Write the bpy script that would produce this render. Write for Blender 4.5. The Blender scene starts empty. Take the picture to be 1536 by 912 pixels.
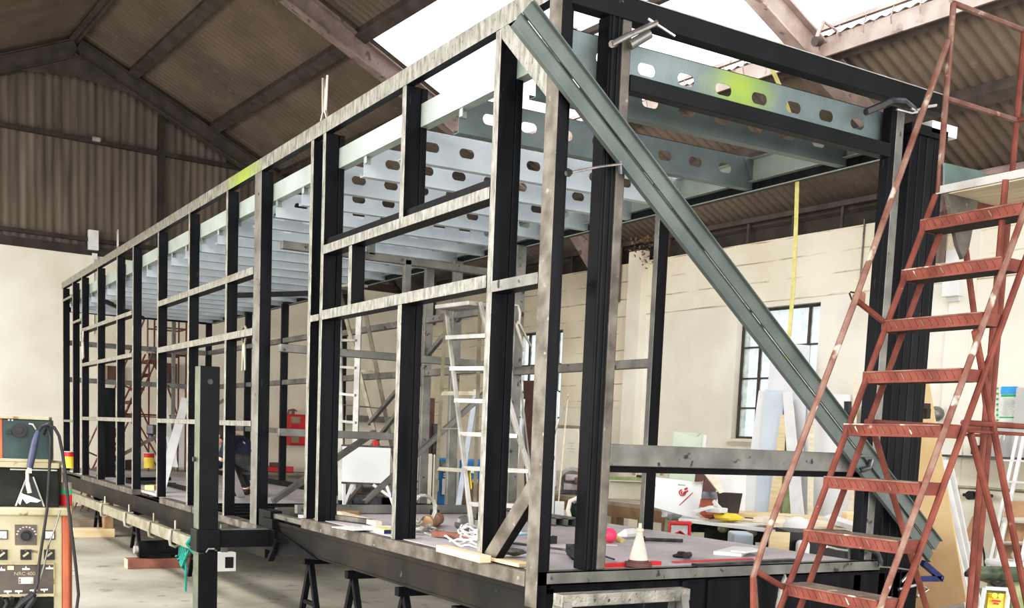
import bpy, bmesh, math, random
from mathutils import Vector, Matrix, Euler
R_ = random.Random(7)
SC = bpy.context.scene
COL = bpy.context.collection
PI = math.pi

# ------------------------------------------------------------------ camera model
CAMP = Vector((-2.924, -4.523, 1.6))
MR = Vector((0.8522, -0.5216, 0.04066)); 
YAW, PIT, ROL, FPX, CYP = 1.01975, -0.103103, 0.0408922, 1604.87, 822.84
def cam_axes():
    f = Vector((math.cos(PIT)*math.cos(YAW), math.cos(PIT)*math.sin(YAW), math.sin(PIT)))
    r = Vector((math.sin(YAW), -math.cos(YAW), 0)); u = r.cross(f)
    c, s = math.cos(ROL), math.sin(ROL)
    return c*r + s*u, -s*r + c*u, f
RT, UP, FW = cam_axes()
HANG = math.radians(3.3317)                     # the hall stands a few degrees off the trailer frame
HU = Vector((math.cos(HANG), math.sin(HANG), 0)); HV = Vector((-math.sin(HANG), math.cos(HANG), 0))
def HW(u, v, z): return HU*u + HV*v + Vector((0, 0, z))
def ray(px, py): return RT*((px-768)/FPX) - UP*((py-CYP)/FPX) + FW
def at(px, py, x=None, y=None, z=None, u=None, v=None, d=None):
    r = ray(px, py)
    if x is not None: t = (x-CAMP.x)/r.x
    elif y is not None: t = (y-CAMP.y)/r.y
    elif z is not None: t = (z-CAMP.z)/r.z
    elif u is not None: t = (u-CAMP.dot(HU))/r.dot(HU)
    elif v is not None: t = (v-CAMP.dot(HV))/r.dot(HV)
    else: t = d
    return CAMP + r*t

cd = bpy.data.cameras.new('camera'); cam = bpy.data.objects.new('camera', cd); COL.objects.link(cam)
m = Matrix((RT, UP, -FW)).transposed().to_4x4(); m.translation = CAMP
cam.matrix_world = m
cd.sensor_width = 36; cd.lens = FPX/1536*36; cd.shift_y = (CYP-456)/1536; cd.clip_end = 200; cd.clip_start = .05
SC.camera = cam

# ------------------------------------------------------------------ materials
def mat(name, c1, c2=None, rough=.6, metal=0., scale=6., detail=4., lo=.35, hi=.65, bump=0., bscale=None, stretch=(1,1,1), c3=None, s3=30., t3=.62, emit=0., spec=.5, rot=(0,0,0)):
    M = bpy.data.materials.new(name); M.use_nodes = True
    nt = M.node_tree; N = nt.nodes; L = nt.links
    b = N['Principled BSDF']; b.inputs['Roughness'].default_value = rough; b.inputs['Metallic'].default_value = metal
    b.inputs['Specular IOR Level'].default_value = spec
    tc = N.new('ShaderNodeTexCoord'); mp = N.new('ShaderNodeMapping'); mp.inputs['Scale'].default_value = stretch
    mp.inputs['Rotation'].default_value = rot
    L.new(tc.outputs['Object'], mp.inputs['Vector'])
    n = N.new('ShaderNodeTexNoise'); n.inputs['Scale'].default_value = scale; n.inputs['Detail'].default_value = detail
    L.new(mp.outputs[0], n.inputs['Vector'])
    r = N.new('ShaderNodeValToRGB'); r.color_ramp.elements[0].position = lo; r.color_ramp.elements[1].position = hi
    if c2 is None: c2 = tuple(min(1, x*1.18) for x in c1); c1 = tuple(x*.86 for x in c1)
    r.color_ramp.elements[0].color = (*c1, 1); r.color_ramp.elements[1].color = (*c2, 1)
    L.new(n.outputs['Fac'], r.inputs[0])
    out = r.outputs[0]
    if c3 is not None:
        n3 = N.new('ShaderNodeTexNoise'); n3.inputs['Scale'].default_value = s3; n3.inputs['Detail'].default_value = 3
        L.new(mp.outputs[0], n3.inputs['Vector'])
        r3 = N.new('ShaderNodeValToRGB'); r3.color_ramp.elements[0].position = t3; r3.color_ramp.elements[1].position = t3+.06
        L.new(n3.outputs['Fac'], r3.inputs[0])
        mx = N.new('ShaderNodeMix'); mx.data_type = 'RGBA'; L.new(r3.outputs[0], mx.inputs[0]); L.new(out, mx.inputs[6]); mx.inputs[7].default_value = (*c3, 1)
        out = mx.outputs[2]
    L.new(out, b.inputs['Base Color'])
    if bump:
        bn = N.new('ShaderNodeTexNoise'); bn.inputs['Scale'].default_value = bscale or scale*4; bn.inputs['Detail'].default_value = 4
        L.new(mp.outputs[0], bn.inputs['Vector'])
        bp = N.new('ShaderNodeBump'); bp.inputs['Strength'].default_value = bump; bp.inputs['Distance'].default_value = .01
        L.new(bn.outputs['Fac'], bp.inputs['Height']); L.new(bp.outputs[0], b.inputs['Normal'])
    if emit: 
        L.new(out, b.inputs['Emission Color']); b.inputs['Emission Strength'].default_value = emit
    return M

def lines(M, axis, period, width, col, strength=1.0, offs=0.0, noise=0.0):
    """darken thin joints at a fixed period along an object axis (mortar joints, board seams)"""
    nt = M.node_tree; N = nt.nodes; L = nt.links; b = N['Principled BSDF']
    src = b.inputs['Base Color'].links[0].from_socket
    tc = N.new('ShaderNodeTexCoord'); sx = N.new('ShaderNodeSeparateXYZ'); L.new(tc.outputs['Object'], sx.inputs[0])
    v = sx.outputs[axis]
    if noise:
        nn = N.new('ShaderNodeTexNoise'); nn.inputs['Scale'].default_value = 1.5; L.new(tc.outputs['Object'], nn.inputs['Vector'])
        ma = N.new('ShaderNodeMath'); ma.operation = 'MULTIPLY_ADD'; L.new(nn.outputs['Fac'], ma.inputs[0]); ma.inputs[1].default_value = noise; L.new(v, ma.inputs[2]); v = ma.outputs[0]
    a = N.new('ShaderNodeMath'); a.operation = 'MULTIPLY_ADD'; a.inputs[1].default_value = 1/period; a.inputs[2].default_value = 100+offs; L.new(v, a.inputs[0])
    f = N.new('ShaderNodeMath'); f.operation = 'FRACT'; L.new(a.outputs[0], f.inputs[0])
    c = N.new('ShaderNodeMath'); c.operation = 'LESS_THAN'; L.new(f.outputs[0], c.inputs[0]); c.inputs[1].default_value = width/period
    n2 = N.new('ShaderNodeTexNoise'); n2.inputs['Scale'].default_value = 2.2; n2.inputs['Detail'].default_value = 3; L.new(tc.outputs['Object'], n2.inputs['Vector'])
    r2 = N.new('ShaderNodeValToRGB'); r2.color_ramp.elements[0].position = .42; r2.color_ramp.elements[1].position = .62; L.new(n2.outputs['Fac'], r2.inputs[0])
    k = N.new('ShaderNodeMath'); k.operation = 'MULTIPLY'; L.new(c.outputs[0], k.inputs[0]); L.new(r2.outputs[0], k.inputs[1])
    k2 = N.new('ShaderNodeMath'); k2.operation = 'MULTIPLY'; L.new(k.outputs[0], k2.inputs[0]); k2.inputs[1].default_value = strength
    mx = N.new('ShaderNodeMix'); mx.data_type = 'RGBA'; L.new(k2.outputs[0], mx.inputs[0]); L.new(src, mx.inputs[6]); mx.inputs[7].default_value = (*col, 1)
    L.new(mx.outputs[2], b.inputs['Base Color'])
    return M

T = {}
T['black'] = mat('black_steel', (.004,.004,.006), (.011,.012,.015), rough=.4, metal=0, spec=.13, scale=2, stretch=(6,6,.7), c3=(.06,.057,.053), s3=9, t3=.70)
T['blackmatt'] = mat('black_painted_steel', (.006,.007,.008), (.012,.014,.015), rough=.42, metal=0, spec=.18, scale=3, c3=(.11,.115,.11), s3=16, t3=.72)
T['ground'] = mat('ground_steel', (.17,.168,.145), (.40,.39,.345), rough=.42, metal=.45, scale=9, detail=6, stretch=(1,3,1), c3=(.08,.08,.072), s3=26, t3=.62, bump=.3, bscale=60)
T['grey'] = mat('mill_scale_steel', (.15,.148,.138), (.25,.245,.227), rough=.42, metal=.45, scale=5, c3=(.05,.045,.04), s3=14, t3=.64)
T['rusty'] = mat('weathered_steel', (.085,.075,.062), (.20,.185,.16), rough=.6, metal=.25, scale=7, detail=6, c3=(.30,.28,.25), s3=18, t3=.67)
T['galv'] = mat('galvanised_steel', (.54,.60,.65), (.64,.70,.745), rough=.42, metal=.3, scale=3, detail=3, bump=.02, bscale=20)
T['galvg'] = mat('greenish_galvanised_steel', (.36,.415,.38), (.47,.53,.49), rough=.42, metal=.35, scale=3)
T['galvd'] = mat('dull_galvanised_steel', (.105,.128,.121), (.150,.174,.164), rough=.5, metal=.15, scale=4)
T['alu'] = mat('worn_aluminium', (.34,.33,.305), (.50,.49,.455), rough=.45, metal=.3, scale=8, c3=(.32,.30,.27), s3=24, t3=.66)
T['aluy'] = mat('dirty_aluminium', (.25,.23,.17), (.38,.36,.28), rough=.5, metal=.4, scale=8)
T['red'] = mat('faded_red_paint', (.135,.040,.028), (.225,.080,.058), rough=.6, spec=.25, scale=7, detail=6, c3=(.36,.24,.18), s3=20, t3=.72, bump=.1)
T['redworn'] = mat('worn_red_paint', (.15,.06,.045), (.24,.16,.13), rough=.5, spec=.3, metal=.1, scale=10, detail=6, c3=(.45,.40,.34), s3=9, t3=.60)
T['tread'] = mat('chequer_plate_worn', (.17,.13,.11), (.28,.235,.20), rough=.5, metal=.2, scale=10, c3=(.60,.52,.42), s3=14, t3=.62, bump=.5, bscale=80)
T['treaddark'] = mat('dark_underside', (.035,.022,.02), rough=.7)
T['deck'] = mat('grey_deck_board', (.40,.375,.39), (.50,.47,.485), rough=.55, scale=2.2, c3=(.52,.50,.49), s3=11, t3=.69)
T['floor'] = mat('concrete_floor', (.26,.245,.20), (.46,.44,.38), rough=.66, scale=.9, detail=9, lo=.3, hi=.68, c3=(.24,.215,.17), s3=4, t3=.62, bump=.1, bscale=6)
T['cream'] = mat('cream_painted_block', (.69,.65,.55), (.79,.75,.655), rough=.7, scale=1.4, c3=(.62,.57,.47), s3=26, t3=.76, bump=.15, bscale=5)
T['creamb'] = lines(mat('cream_painted_brick', (.70,.64,.51), (.79,.73,.605), rough=.7, scale=1.4, bump=.2, bscale=9), 2, .29, .02, (.34,.29,.22), .8, noise=.05)
T['greywall'] = mat('grey_wall', (.44,.43,.42), (.50,.49,.475), rough=.7, scale=2)
T['cladding'] = mat('brown_stained_cladding', (.105,.084,.064), (.235,.19,.148), rough=.8, scale=2.2, detail=6, stretch=(3,3,.25), lo=.3, hi=.72, bump=.2)
T['roof'] = mat('dusty_brown_roof_sheet', (.13,.098,.074), (.20,.157,.12), rough=.85, scale=1.1, detail=5, c3=(.20,.165,.135), s3=7, t3=.66)
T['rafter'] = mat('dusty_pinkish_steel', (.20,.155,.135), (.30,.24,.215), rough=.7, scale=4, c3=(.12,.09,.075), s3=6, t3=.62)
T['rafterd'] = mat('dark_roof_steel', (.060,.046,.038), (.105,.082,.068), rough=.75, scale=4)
T['dark'] = mat('dark_brown', (.035,.026,.021), (.06,.046,.038), rough=.8, scale=4)
T['blackp'] = mat('black_plastic', (.010,.010,.011), rough=.4)
T['rubber'] = mat('black_rubber', (.014,.014,.015), rough=.55)
T['steelc'] = mat('bright_clamp_steel', (.40,.38,.37), (.62,.60,.59), rough=.3, metal=.85, scale=12)
T['clampd'] = mat('dark_clamp_steel', (.05,.05,.055), (.13,.13,.14), rough=.35, metal=.7, scale=12)
T['pliers'] = mat('nickel_pliers', (.36,.33,.28), (.52,.49,.43), rough=.35, metal=.5, scale=12)
T['white'] = mat('white_paint', (.66,.66,.65), (.76,.76,.75), rough=.5, scale=5)
T['whitep'] = mat('white_board', (.70,.71,.70), (.78,.79,.78), rough=.5, scale=3, c3=(.5,.5,.5), s3=20, t3=.75)
T['pine'] = mat('pine_timber', (.60,.46,.28), (.74,.60,.40), rough=.6, scale=3, stretch=(1,1,8))
T['pale'] = mat('pale_sawn_timber', (.66,.56,.42), (.80,.72,.58), rough=.6, scale=3, stretch=(8,1,8))
T['mdf'] = mat('tan_fibreboard', (.50,.35,.20), (.58,.42,.25), rough=.7, scale=2, c3=(.42,.28,.15), s3=14, t3=.74)
T['wood'] = mat('old_brown_timber', (.20,.12,.06), (.34,.22,.12), rough=.7, scale=4, detail=5)
T['woodg'] = mat('grey_bench_timber', (.26,.21,.16), (.42,.36,.29), rough=.7, scale=4)
T['redb'] = mat('bright_red_plastic', (.50,.020,.022), (.62,.035,.035), rough=.4, scale=5)
T['redpaint'] = mat('red_marking', (.50,.07,.08), rough=.5)
T['yellow'] = mat('yellow_plastic', (.75,.55,.05), (.85,.66,.10), rough=.45, scale=5)
T['strap'] = mat('pale_yellow_webbing', (.55,.50,.17), (.68,.63,.30), rough=.6, scale=20)
T['blue'] = mat('blue_machine_paint', (.035,.22,.50), (.06,.30,.62), rough=.4, scale=3)
T['bluec'] = mat('dark_blue_clamp_paint', (.008,.014,.07), (.015,.028,.14), rough=.35, scale=10)
T['leggreen'] = mat('grey_green_paint', (.09,.10,.075), (.14,.15,.12), rough=.5, scale=6)
T['torchblue'] = mat('grey_blue_handle', (.035,.040,.075), (.055,.062,.11), rough=.5, scale=10)
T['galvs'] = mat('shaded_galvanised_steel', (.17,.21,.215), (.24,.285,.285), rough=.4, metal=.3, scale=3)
T['chassis'] = mat('brown_black_chassis_paint', (.010,.010,.009), (.045,.034,.024), rough=.5, spec=.25, scale=1.6, detail=6, lo=.4, hi=.75, c3=(.09,.08,.065), s3=9, t3=.7)
T['navy'] = mat('navy_cloth', (.005,.007,.025), (.010,.014,.05), rough=.8, scale=12)
T['trouser'] = mat('dark_trouser_cloth', (.018,.017,.016), (.05,.047,.045), rough=.85, scale=9)
T['skin'] = mat('skin', (.55,.34,.25), (.62,.40,.30), rough=.5, scale=10)
T['hair'] = mat('dark_hair', (.02,.014,.01), rough=.6)
T['lightblue'] = mat('light_blue_cloth', (.36,.54,.64), (.48,.66,.74), rough=.8, scale=10)
T['teal'] = mat('teal_webbing', (.01,.20,.16), (.02,.30,.25), rough=.6, scale=20)
T['green'] = mat('dark_green_paint', (.035,.09,.055), (.07,.14,.09), rough=.5, scale=8)
T['mottled'] = mat('mottled_green_enamel', (.03,.05,.03), (.13,.16,.10), rough=.5, scale=14)
T['olive'] = mat('pale_machine_green', (.22,.27,.13), (.32,.36,.20), rough=.5, scale=8)
T['mossy'] = mat('green_grey_box_side', (.007,.009,.007), (.024,.027,.021), spec=.2, rough=.6, scale=6)
T['tealdark'] = mat('dark_teal_panel', (.012,.032,.033), (.028,.060,.058), rough=.5, scale=6)
T['weldc'] = mat('cream_enamel', (.29,.25,.155), (.40,.355,.235), rough=.55, scale=4, detail=6, c3=(.17,.12,.07), s3=12, t3=.64)
T['orange'] = mat('faded_orange_enamel', (.30,.075,.033), (.40,.115,.055), rough=.5, scale=5, c3=(.62,.42,.28), s3=14, t3=.73)
T['panel'] = mat('dark_brown_panel', (.060,.048,.040), (.10,.082,.070), rough=.5, scale=5)
T['palegreen'] = mat('pale_green_board', (.40,.47,.36), (.50,.57,.46), rough=.6, scale=3)
T['paleblue'] = mat('pale_blue_sheet', (.48,.54,.62), (.58,.64,.70), rough=.5, scale=2)
T['lilac'] = mat('lilac_grey_sheet', (.64,.64,.68), (.70,.70,.73), rough=.5, scale=2)
T['glassgreen'] = mat('green_glass', (.09,.13,.12), (.13,.18,.165), rough=.25, scale=4, c3=(.7,.72,.7), s3=14, t3=.72)
T['pink'] = mat('pink_rubber', (.75,.06,.15), (.85,.10,.2), rough=.5, scale=5)
T['cone'] = mat('dirty_cream_plastic', (.55,.50,.40), (.70,.66,.56), rough=.6, scale=8)
T['redbrown'] = mat('red_brown_timber', (.20,.085,.055), (.30,.14,.10), rough=.7, scale=6)
T['gloss'] = mat('gloss_dark_green', (.01,.035,.018), rough=.15)
T['maroon'] = mat('maroon_paint', (.10,.045,.04), (.15,.07,.06), rough=.6, scale=5)
T['cloth'] = mat('grey_white_rag', (.50,.50,.53), (.68,.68,.70), rough=.85, scale=10)
T['cardboard'] = mat('brown_card', (.38,.24,.14), (.46,.31,.20), rough=.8, scale=5)
T['poster'] = mat('poster_paper', (.62,.66,.60), rough=.6)
T['posterb'] = mat('poster_blue', (.05,.30,.62), rough=.5)
T['posterg'] = mat('poster_green', (.05,.33,.17), rough=.5)
T['ink'] = mat('dark_ink', (.05,.05,.05), rough=.6)
T['inkl'] = mat('faded_ink', (.38,.40,.38), rough=.6)

def glass_mat(name, trans, col, em=0.):
    M = bpy.data.materials.new(name); M.use_nodes = True; nt = M.node_tree; N = nt.nodes; L = nt.links
    N.remove(N['Principled BSDF']); o = N['Material Output']
    tr = N.new('ShaderNodeBsdfTransparent'); tr.inputs[0].default_value = (*trans, 1)
    tl = N.new('ShaderNodeBsdfTranslucent'); 
    tc = N.new('ShaderNodeTexCoord'); nz = N.new('ShaderNodeTexNoise'); nz.inputs['Scale'].default_value = 7; nz.inputs['Detail'].default_value = 6
    L.new(tc.outputs['Object'], nz.inputs['Vector'])
    rp = N.new('ShaderNodeValToRGB'); rp.color_ramp.elements[0].position = .35; rp.color_ramp.elements[1].position = .6
    rp.color_ramp.elements[0].color = (*[c*.6 for c in col], 1); rp.color_ramp.elements[1].color = (*col, 1)
    L.new(nz.outputs['Fac'], rp.inputs[0]); L.new(rp.outputs[0], tl.inputs[0])
    mx = N.new('ShaderNodeMixShader'); mx.inputs[0].default_value = em; L.new(tr.outputs[0], mx.inputs[1]); L.new(tl.outputs[0], mx.inputs[2])
    L.new(mx.outputs[0], o.inputs[0]); return M
T['roofglass'] = glass_mat('clear_rooflight', (.95,.95,.97), (.9,.9,.9), .05)
T['winglass'] = glass_mat('obscured_window_glass', (.85,.9,.9), (.85,.90,.88), .38)

# ------------------------------------------------------------------ mesh builder
class MB:
    def __init__(s): s.v = []; s.f = []; s.mi = []; s.cur = 0; s.smooth = []
    def add(s, vs, fs, smooth=False):
        o = len(s.v); s.v += [Vector(p) for p in vs]
        for f in fs: s.f.append([i+o for i in f]); s.mi.append(s.cur); s.smooth.append(smooth)
        return s
    def m(s, i): s.cur = i; return s
    def box(s, x0, x1, y0, y1, z0, z1):
        if x0 > x1: x0, x1 = x1, x0
        if y0 > y1: y0, y1 = y1, y0
        if z0 > z1: z0, z1 = z1, z0
        return s.add([(x0,y0,z0),(x1,y0,z0),(x1,y1,z0),(x0,y1,z0),(x0,y0,z1),(x1,y0,z1),(x1,y1,z1),(x0,y1,z1)],
            [(0,3,2,1),(4,5,6,7),(0,1,5,4),(1,2,6,5),(2,3,7,6),(3,0,4,7)])
    def frame(s, p0, p1, up=(0,0,1)):
        p0 = Vector(p0); p1 = Vector(p1); d = (p1-p0).normalized(); up = Vector(up)
        if abs(d.dot(up)) > .98: up = Vector((0,1,0)) if abs(d.y) < .9 else Vector((1,0,0))
        r = d.cross(up).normalized(); u = r.cross(d).normalized(); return p0, p1, d, r, u
    def bar(s, p0, p1, w, h, up=(0,0,1), ow=0., oh=0.):
        p0, p1, d, r, u = s.frame(p0, p1, up); vs = []
        for p in (p0, p1):
            for a, b in ((-1,-1),(1,-1),(1,1),(-1,1)): vs.append(p + r*(a*w/2+ow) + u*(b*h/2+oh))
        return s.add(vs, [(0,1,2,3),(7,6,5,4),(0,4,5,1),(1,5,6,2),(2,6,7,3),(3,7,4,0)])
    def prof(s, p0, p1, pts, up=(0,0,1), close=True, smooth=False):
        p0, p1, d, r, u = s.frame(p0, p1, up); n = len(pts)
        vs = [p0 + r*a + u*b for a, b in pts] + [p1 + r*a + u*b for a, b in pts]
        fs = [(i, i+n, (i+1) % n+n, (i+1) % n) for i in range(n if close else n-1)]
        if close: fs += [tuple(range(n)), tuple(range(2*n-1, n-1, -1))]
        return s.add(vs, fs, smooth)
    def tube(s, pts, r, n=8, cap=True, radii=None):
        pts = [Vector(p) for p in pts]; vs = []; fs = []; prev = None
        for i, p in enumerate(pts):
            d = (pts[min(i+1, len(pts)-1)] - pts[max(i-1, 0)]).normalized()
            if prev is None: a = d.orthogonal().normalized()
            else: a = (prev - d*prev.dot(d)).normalized()
            prev = a; b = d.cross(a); rr = radii[i] if radii else r
            for k in range(n):
                t = 2*PI*k/n; vs.append(p + (a*math.cos(t)+b*math.sin(t))*rr)
        for i in range(len(pts)-1):
            for k in range(n): fs.append((i*n+k, i*n+(k+1) % n, (i+1)*n+(k+1) % n, (i+1)*n+k))
        if cap: fs += [tuple(range(n-1, -1, -1)), tuple(range((len(pts)-1)*n, len(pts)*n))]
        return s.add(vs, fs, True)
    def cyl(s, p0, p1, r, n=16, r1=None): return s.tube([p0, p1], r, n, radii=[r, r if r1 is None else r1])
    def lathe(s, prof, c=(0,0,0), axis=(0,0,1), n=20):
        c = Vector(c); d = Vector(axis).normalized(); a = d.orthogonal().normalized(); b = d.cross(a); vs = []; fs = []
        for r, h in prof:
            for k in range(n):
                t = 2*PI*k/n; vs.append(c + d*h + (a*math.cos(t)+b*math.sin(t))*r)
        for i in range(len(prof)-1):
            for k in range(n): fs.append((i*n+k, i*n+(k+1) % n, (i+1)*n+(k+1) % n, (i+1)*n+k))
        fs += [tuple(range(n-1, -1, -1)), tuple(range((len(prof)-1)*n, len(prof)*n))]
        return s.add(vs, fs, True)
    def ball(s, c, r, n=12, sc=(1,1,1)):
        c = Vector(c); vs = []; fs = []; m_ = n//2
        for i in range(m_+1):
            p = PI*i/m_
            for k in range(n):
                t = 2*PI*k/n; vs.append(c + Vector((math.sin(p)*math.cos(t)*r*sc[0], math.sin(p)*math.sin(t)*r*sc[1], math.cos(p)*r*sc[2])))
        for i in range(m_):
            for k in range(n): fs.append((i*n+k, (i+1)*n+k, (i+1)*n+(k+1) % n, i*n+(k+1) % n))
        return s.add(vs, fs, True)
    def poly(s, pts, thick, nrm):
        n = Vector(nrm).normalized()*thick; k = len(pts); pts = [Vector(p) for p in pts]
        return s.add(pts + [p+n for p in pts], [tuple(range(k-1, -1, -1)), tuple(range(k, 2*k))] + [(i, (i+1) % k, (i+1) % k+k, i+k) for i in range(k)])
    def build(s, name, mats, parent=None, world=False, bevel=0., rotz=None, loc=None, weld=True):
        me = bpy.data.meshes.new(name)
        if parent is not None and world:
            inv = parent_inv(parent); vs = [inv @ p for p in s.v]
        else: vs = s.v
        me.from_pydata([tuple(p) for p in vs], [], s.f)
        if not isinstance(mats, (list, tuple)): mats = [mats]
        for x in mats: me.materials.append(T[x] if isinstance(x, str) else x)
        for p, i, sm in zip(me.polygons, s.mi, s.smooth): p.material_index = i; p.use_smooth = sm
        bm = bmesh.new(); bm.from_mesh(me); bmesh.ops.recalc_face_normals(bm, faces=bm.faces); bm.to_mesh(me); bm.free()
        if any(s.smooth):
            try: me.set_sharp_from_angle(angle=math.radians(40))
            except Exception: pass
        o = bpy.data.objects.new(name, me); COL.objects.link(o)
        if parent is not None: o.parent = parent
        if loc is not None: o.location = loc
        if rotz is not None: o.rotation_euler.z = rotz
        if bevel:
            b = o.modifiers.new('bevel', 'BEVEL'); b.width = bevel; b.segments = 2; b.limit_method = 'ANGLE'; b.harden_normals = False
        return o

WORLDM = {}
def parent_inv(p):
    m_ = Matrix.Identity(4); q = p
    while q is not None:
        m_ = (Matrix.Translation(q.location) @ q.rotation_euler.to_matrix().to_4x4()) @ m_; q = q.parent
    return m_.inverted()
def tag(o, label=None, cat=None, group=None, kind=None):
    if label: o['label'] = label
    if cat: o['category'] = cat
    if group: o['group'] = group
    if kind: o['kind'] = kind
    return o
def thing(name, label, cat, loc=(0,0,0), rotz=0., group=None):
    o = bpy.data.objects.new(name, None); COL.objects.link(o); o.location = loc; o.rotation_euler.z = rotz
    o.empty_display_size = .1
    return tag(o, label, cat, group)
def struct(name, mb, mats, hall=True, **k):
    o = mb.build(name, mats, rotz=HANG if hall else None, **k); o['kind'] = 'structure'; return o
def VD(px, py, v=16.2): return (at(px, py, v=v)-CAMP).dot(FW)
def copy_tree(o, parent=None):
    c = o.copy(); COL.objects.link(c); c.parent = parent
    for ch in [q for q in bpy.data.objects if q.parent == o]: copy_tree(ch, c)
    return c
def text_mesh(s_, size, name='lettering', depth=.0006):
    cu = bpy.data.curves.new('t', 'FONT'); cu.body = s_; cu.size = size; cu.align_x = 'CENTER'; cu.align_y = 'CENTER'; cu.extrude = depth
    ob = bpy.data.objects.new('t', cu); COL.objects.link(ob); dg = bpy.context.evaluated_depsgraph_get(); dg.update()
    me = bpy.data.meshes.new_from_object(ob.evaluated_get(dg)); me.name = name
    bpy.data.objects.remove(ob); return me
# ================================================================== THE HALL (hall coordinates u across, v along, z up)
VN, VF, WU, EAVE = -5.2, 16.7, 9.0, 4.64         # near open end, far gable, right wall, wall head
def zr(u, off=0.): return 8.45 - .45*abs(u-1.5) - off
b = MB(); b.box(-16, 22, -14, 24, -.2, 0); struct('floor', b, 'floor')
# long block wall with two window openings
WIN = [(5.80, 7.36, 1.73, 3.67), (11.75, 13.35, 1.50, 3.64)]
b = MB(); t0, t1 = WU, WU+.3
for v0, v1 in ((VN, 5.8), (7.36, 11.75), (13.35, VF+.3)): b.box(t0, t1, v0, v1, 0, EAVE)
for v0, v1, z0, z1 in WIN: b.box(t0, t1, v0, v1, 0, z0); b.box(t0, t1, v0, v1, z1, EAVE)
struct('wall_right', b, 'cream')
# upper courses with raked joints showing above 3.4 m
b = MB()
for v0, v1, z0 in ((VN, 2.05, 3.5), (2.05, 9.45, 3.55), (9.8, 11.7, 2.2), (13.4, VF, 1.6)):
    b.box(WU-.012, WU+.01, v0, v1, 3.75 if z0 > 3 else z0, EAVE)
b.box(WU-.012, WU+.01, 11.7, 13.4, 3.7, EAVE)
struct('trim_1', b, 'creamb')
b = MB()
for v, w in ((9.62, .16), (3.6, .03), (-2.6, .16)): b.box(WU-w, WU, v-.17, v+.17, 0, EAVE+.15)     # shallow piers under the frames
struct('trim_2', b, 'cream')
# eave strip above the block wall
b = MB(); b.box(WU+.12, WU+.2, VN, VF, EAVE, 5.2); struct('trim_3', b, 'dark')
b = MB()
b.box(WU-.06, WU+.04, VN, VF, 4.93, 5.0)
v = VN+.4
while v < VF: b.box(WU-.03, WU+.0, v-.02, v+.02, EAVE, 4.95); v += .86
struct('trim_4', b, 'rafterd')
# gable wall: painted block below, corrugated cladding above
b = MB(); b.box(-9, WU+.3, VF, VF+.3, 0, EAVE); struct('wall_back', b, 'cream')
b = MB()
def corr(b, u0, u1, pitch, amp, fn, nrow, per=6):
    """corrugated sheet: fn(a, row) gives base point and normal"""
    n = int((u1-u0)/pitch*per); vs = []; fs = []
    for i in range(n+1):
        a = u0+(u1-u0)*i/n; w = math.sin(2*PI*a/pitch)*amp
        for j in range(nrow): p, q = fn(a, j); vs.append(Vector(p)+Vector(q)*w)
    for i in range(n):
        for j in range(nrow-1): fs.append((i*nrow+j, (i+1)*nrow+j, (i+1)*nrow+j+1, i*nrow+j+1))
    b.add(vs, fs, True)
corr(b, -8, WU, .146, .012, lambda a, j: ((a, VF+.1, (EAVE, max(zr(a)+.05, EAVE))[j]), (0, 1, 0)), 2)
struct('wall_back.001', b, 'cladding')
b = MB()
b.box(-9, WU, VF-.02, VF+.05, 4.62, 4.78); b.box(-9, WU, VF-.05, VF+.02, 4.86, 4.93)   # cladding rails
b.box(-9, 5.1, VF-.04, VF+.04, 6.62, 6.70)
b.box(3.0, 3.12, VF-.05, VF+.04, EAVE+.2, zr(3)-.2)
struct('trim_5', b, 'dark')
# corrugated roof
b = MB(); s_ = .45; nx, nz = s_/math.hypot(1, s_), 1/math.hypot(1, s_)
for us, v0, v1 in (((1.45, 4.15), VN-2, VF+.4), ((6.57, 9.45), VN-2, VF+.4), ((4.15, 6.57), 10.25, VF+.4)):
    corr(b, v0, v1, .146, .017, lambda a, j, us=us: ((us[j], a, zr(us[j])), (nx, 0, nz)), 2)
corr(b, VN-2, VF+.4, .146, .025, lambda a, j: (((1.55, -8)[j], a, zr((1.55, -8)[j])), (-nx, 0, nz)), 2)
struct('ceiling', b, 'roof')
# rooflight strip of clear corrugated sheet between the second and fourth purlins
b = MB(); corr(b, VN-2, 10.25, .146, .025, lambda a, j: (((4.05, 6.6)[j], a, zr((4.05, 6.6)[j])+.03), (nx, 0, nz)), 2)
struct('window_3', b, 'roofglass')
# rafters, I sections
def ibeam(b, p0, p1, w, h, up=(0,0,1), tf=.02, tw=.014):
    b.bar(p0, p1, w, tf, up, oh=h/2-tf/2); b.bar(p0, p1, w, tf, up, oh=-h/2+tf/2); b.bar(p0, p1, tw, h-2*tf, up)
rf = thing
for i, v in enumerate((16.45, 10.2, 3.95, -2.3)):
    b = MB(); h = .30
    ibeam(b, (1.5, v, zr(1.5, .30)), (8.75, v, zr(8.75, .30)), .17, h)
    ibeam(b, (1.5, v, zr(1.5, .30)), (-8, v, zr(-8, .30)), .17, h)
    ibeam(b, (8.78, v, 4.0), (8.78, v, zr(8.8, .2)), .16, .36, (1,0,0))
    b.poly([(8.7, v-.01, zr(8.7, .44)), (8.7, v-.01, 4.05), (7.6, v-.01, zr(7.6, .44))], .02, (0,1,0))   # haunch
    b.poly([(1.5, v-.01, zr(1.5, .44)), (2.5, v-.01, zr(2.5, .44)), (1.5, v-.01, zr(1.5, .80)), (.5, v-.01, zr(.5, .44))], .02, (0,1,0))
    tag(struct('trim_6', b, 'rafter' if i else 'rafterd'))
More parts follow.
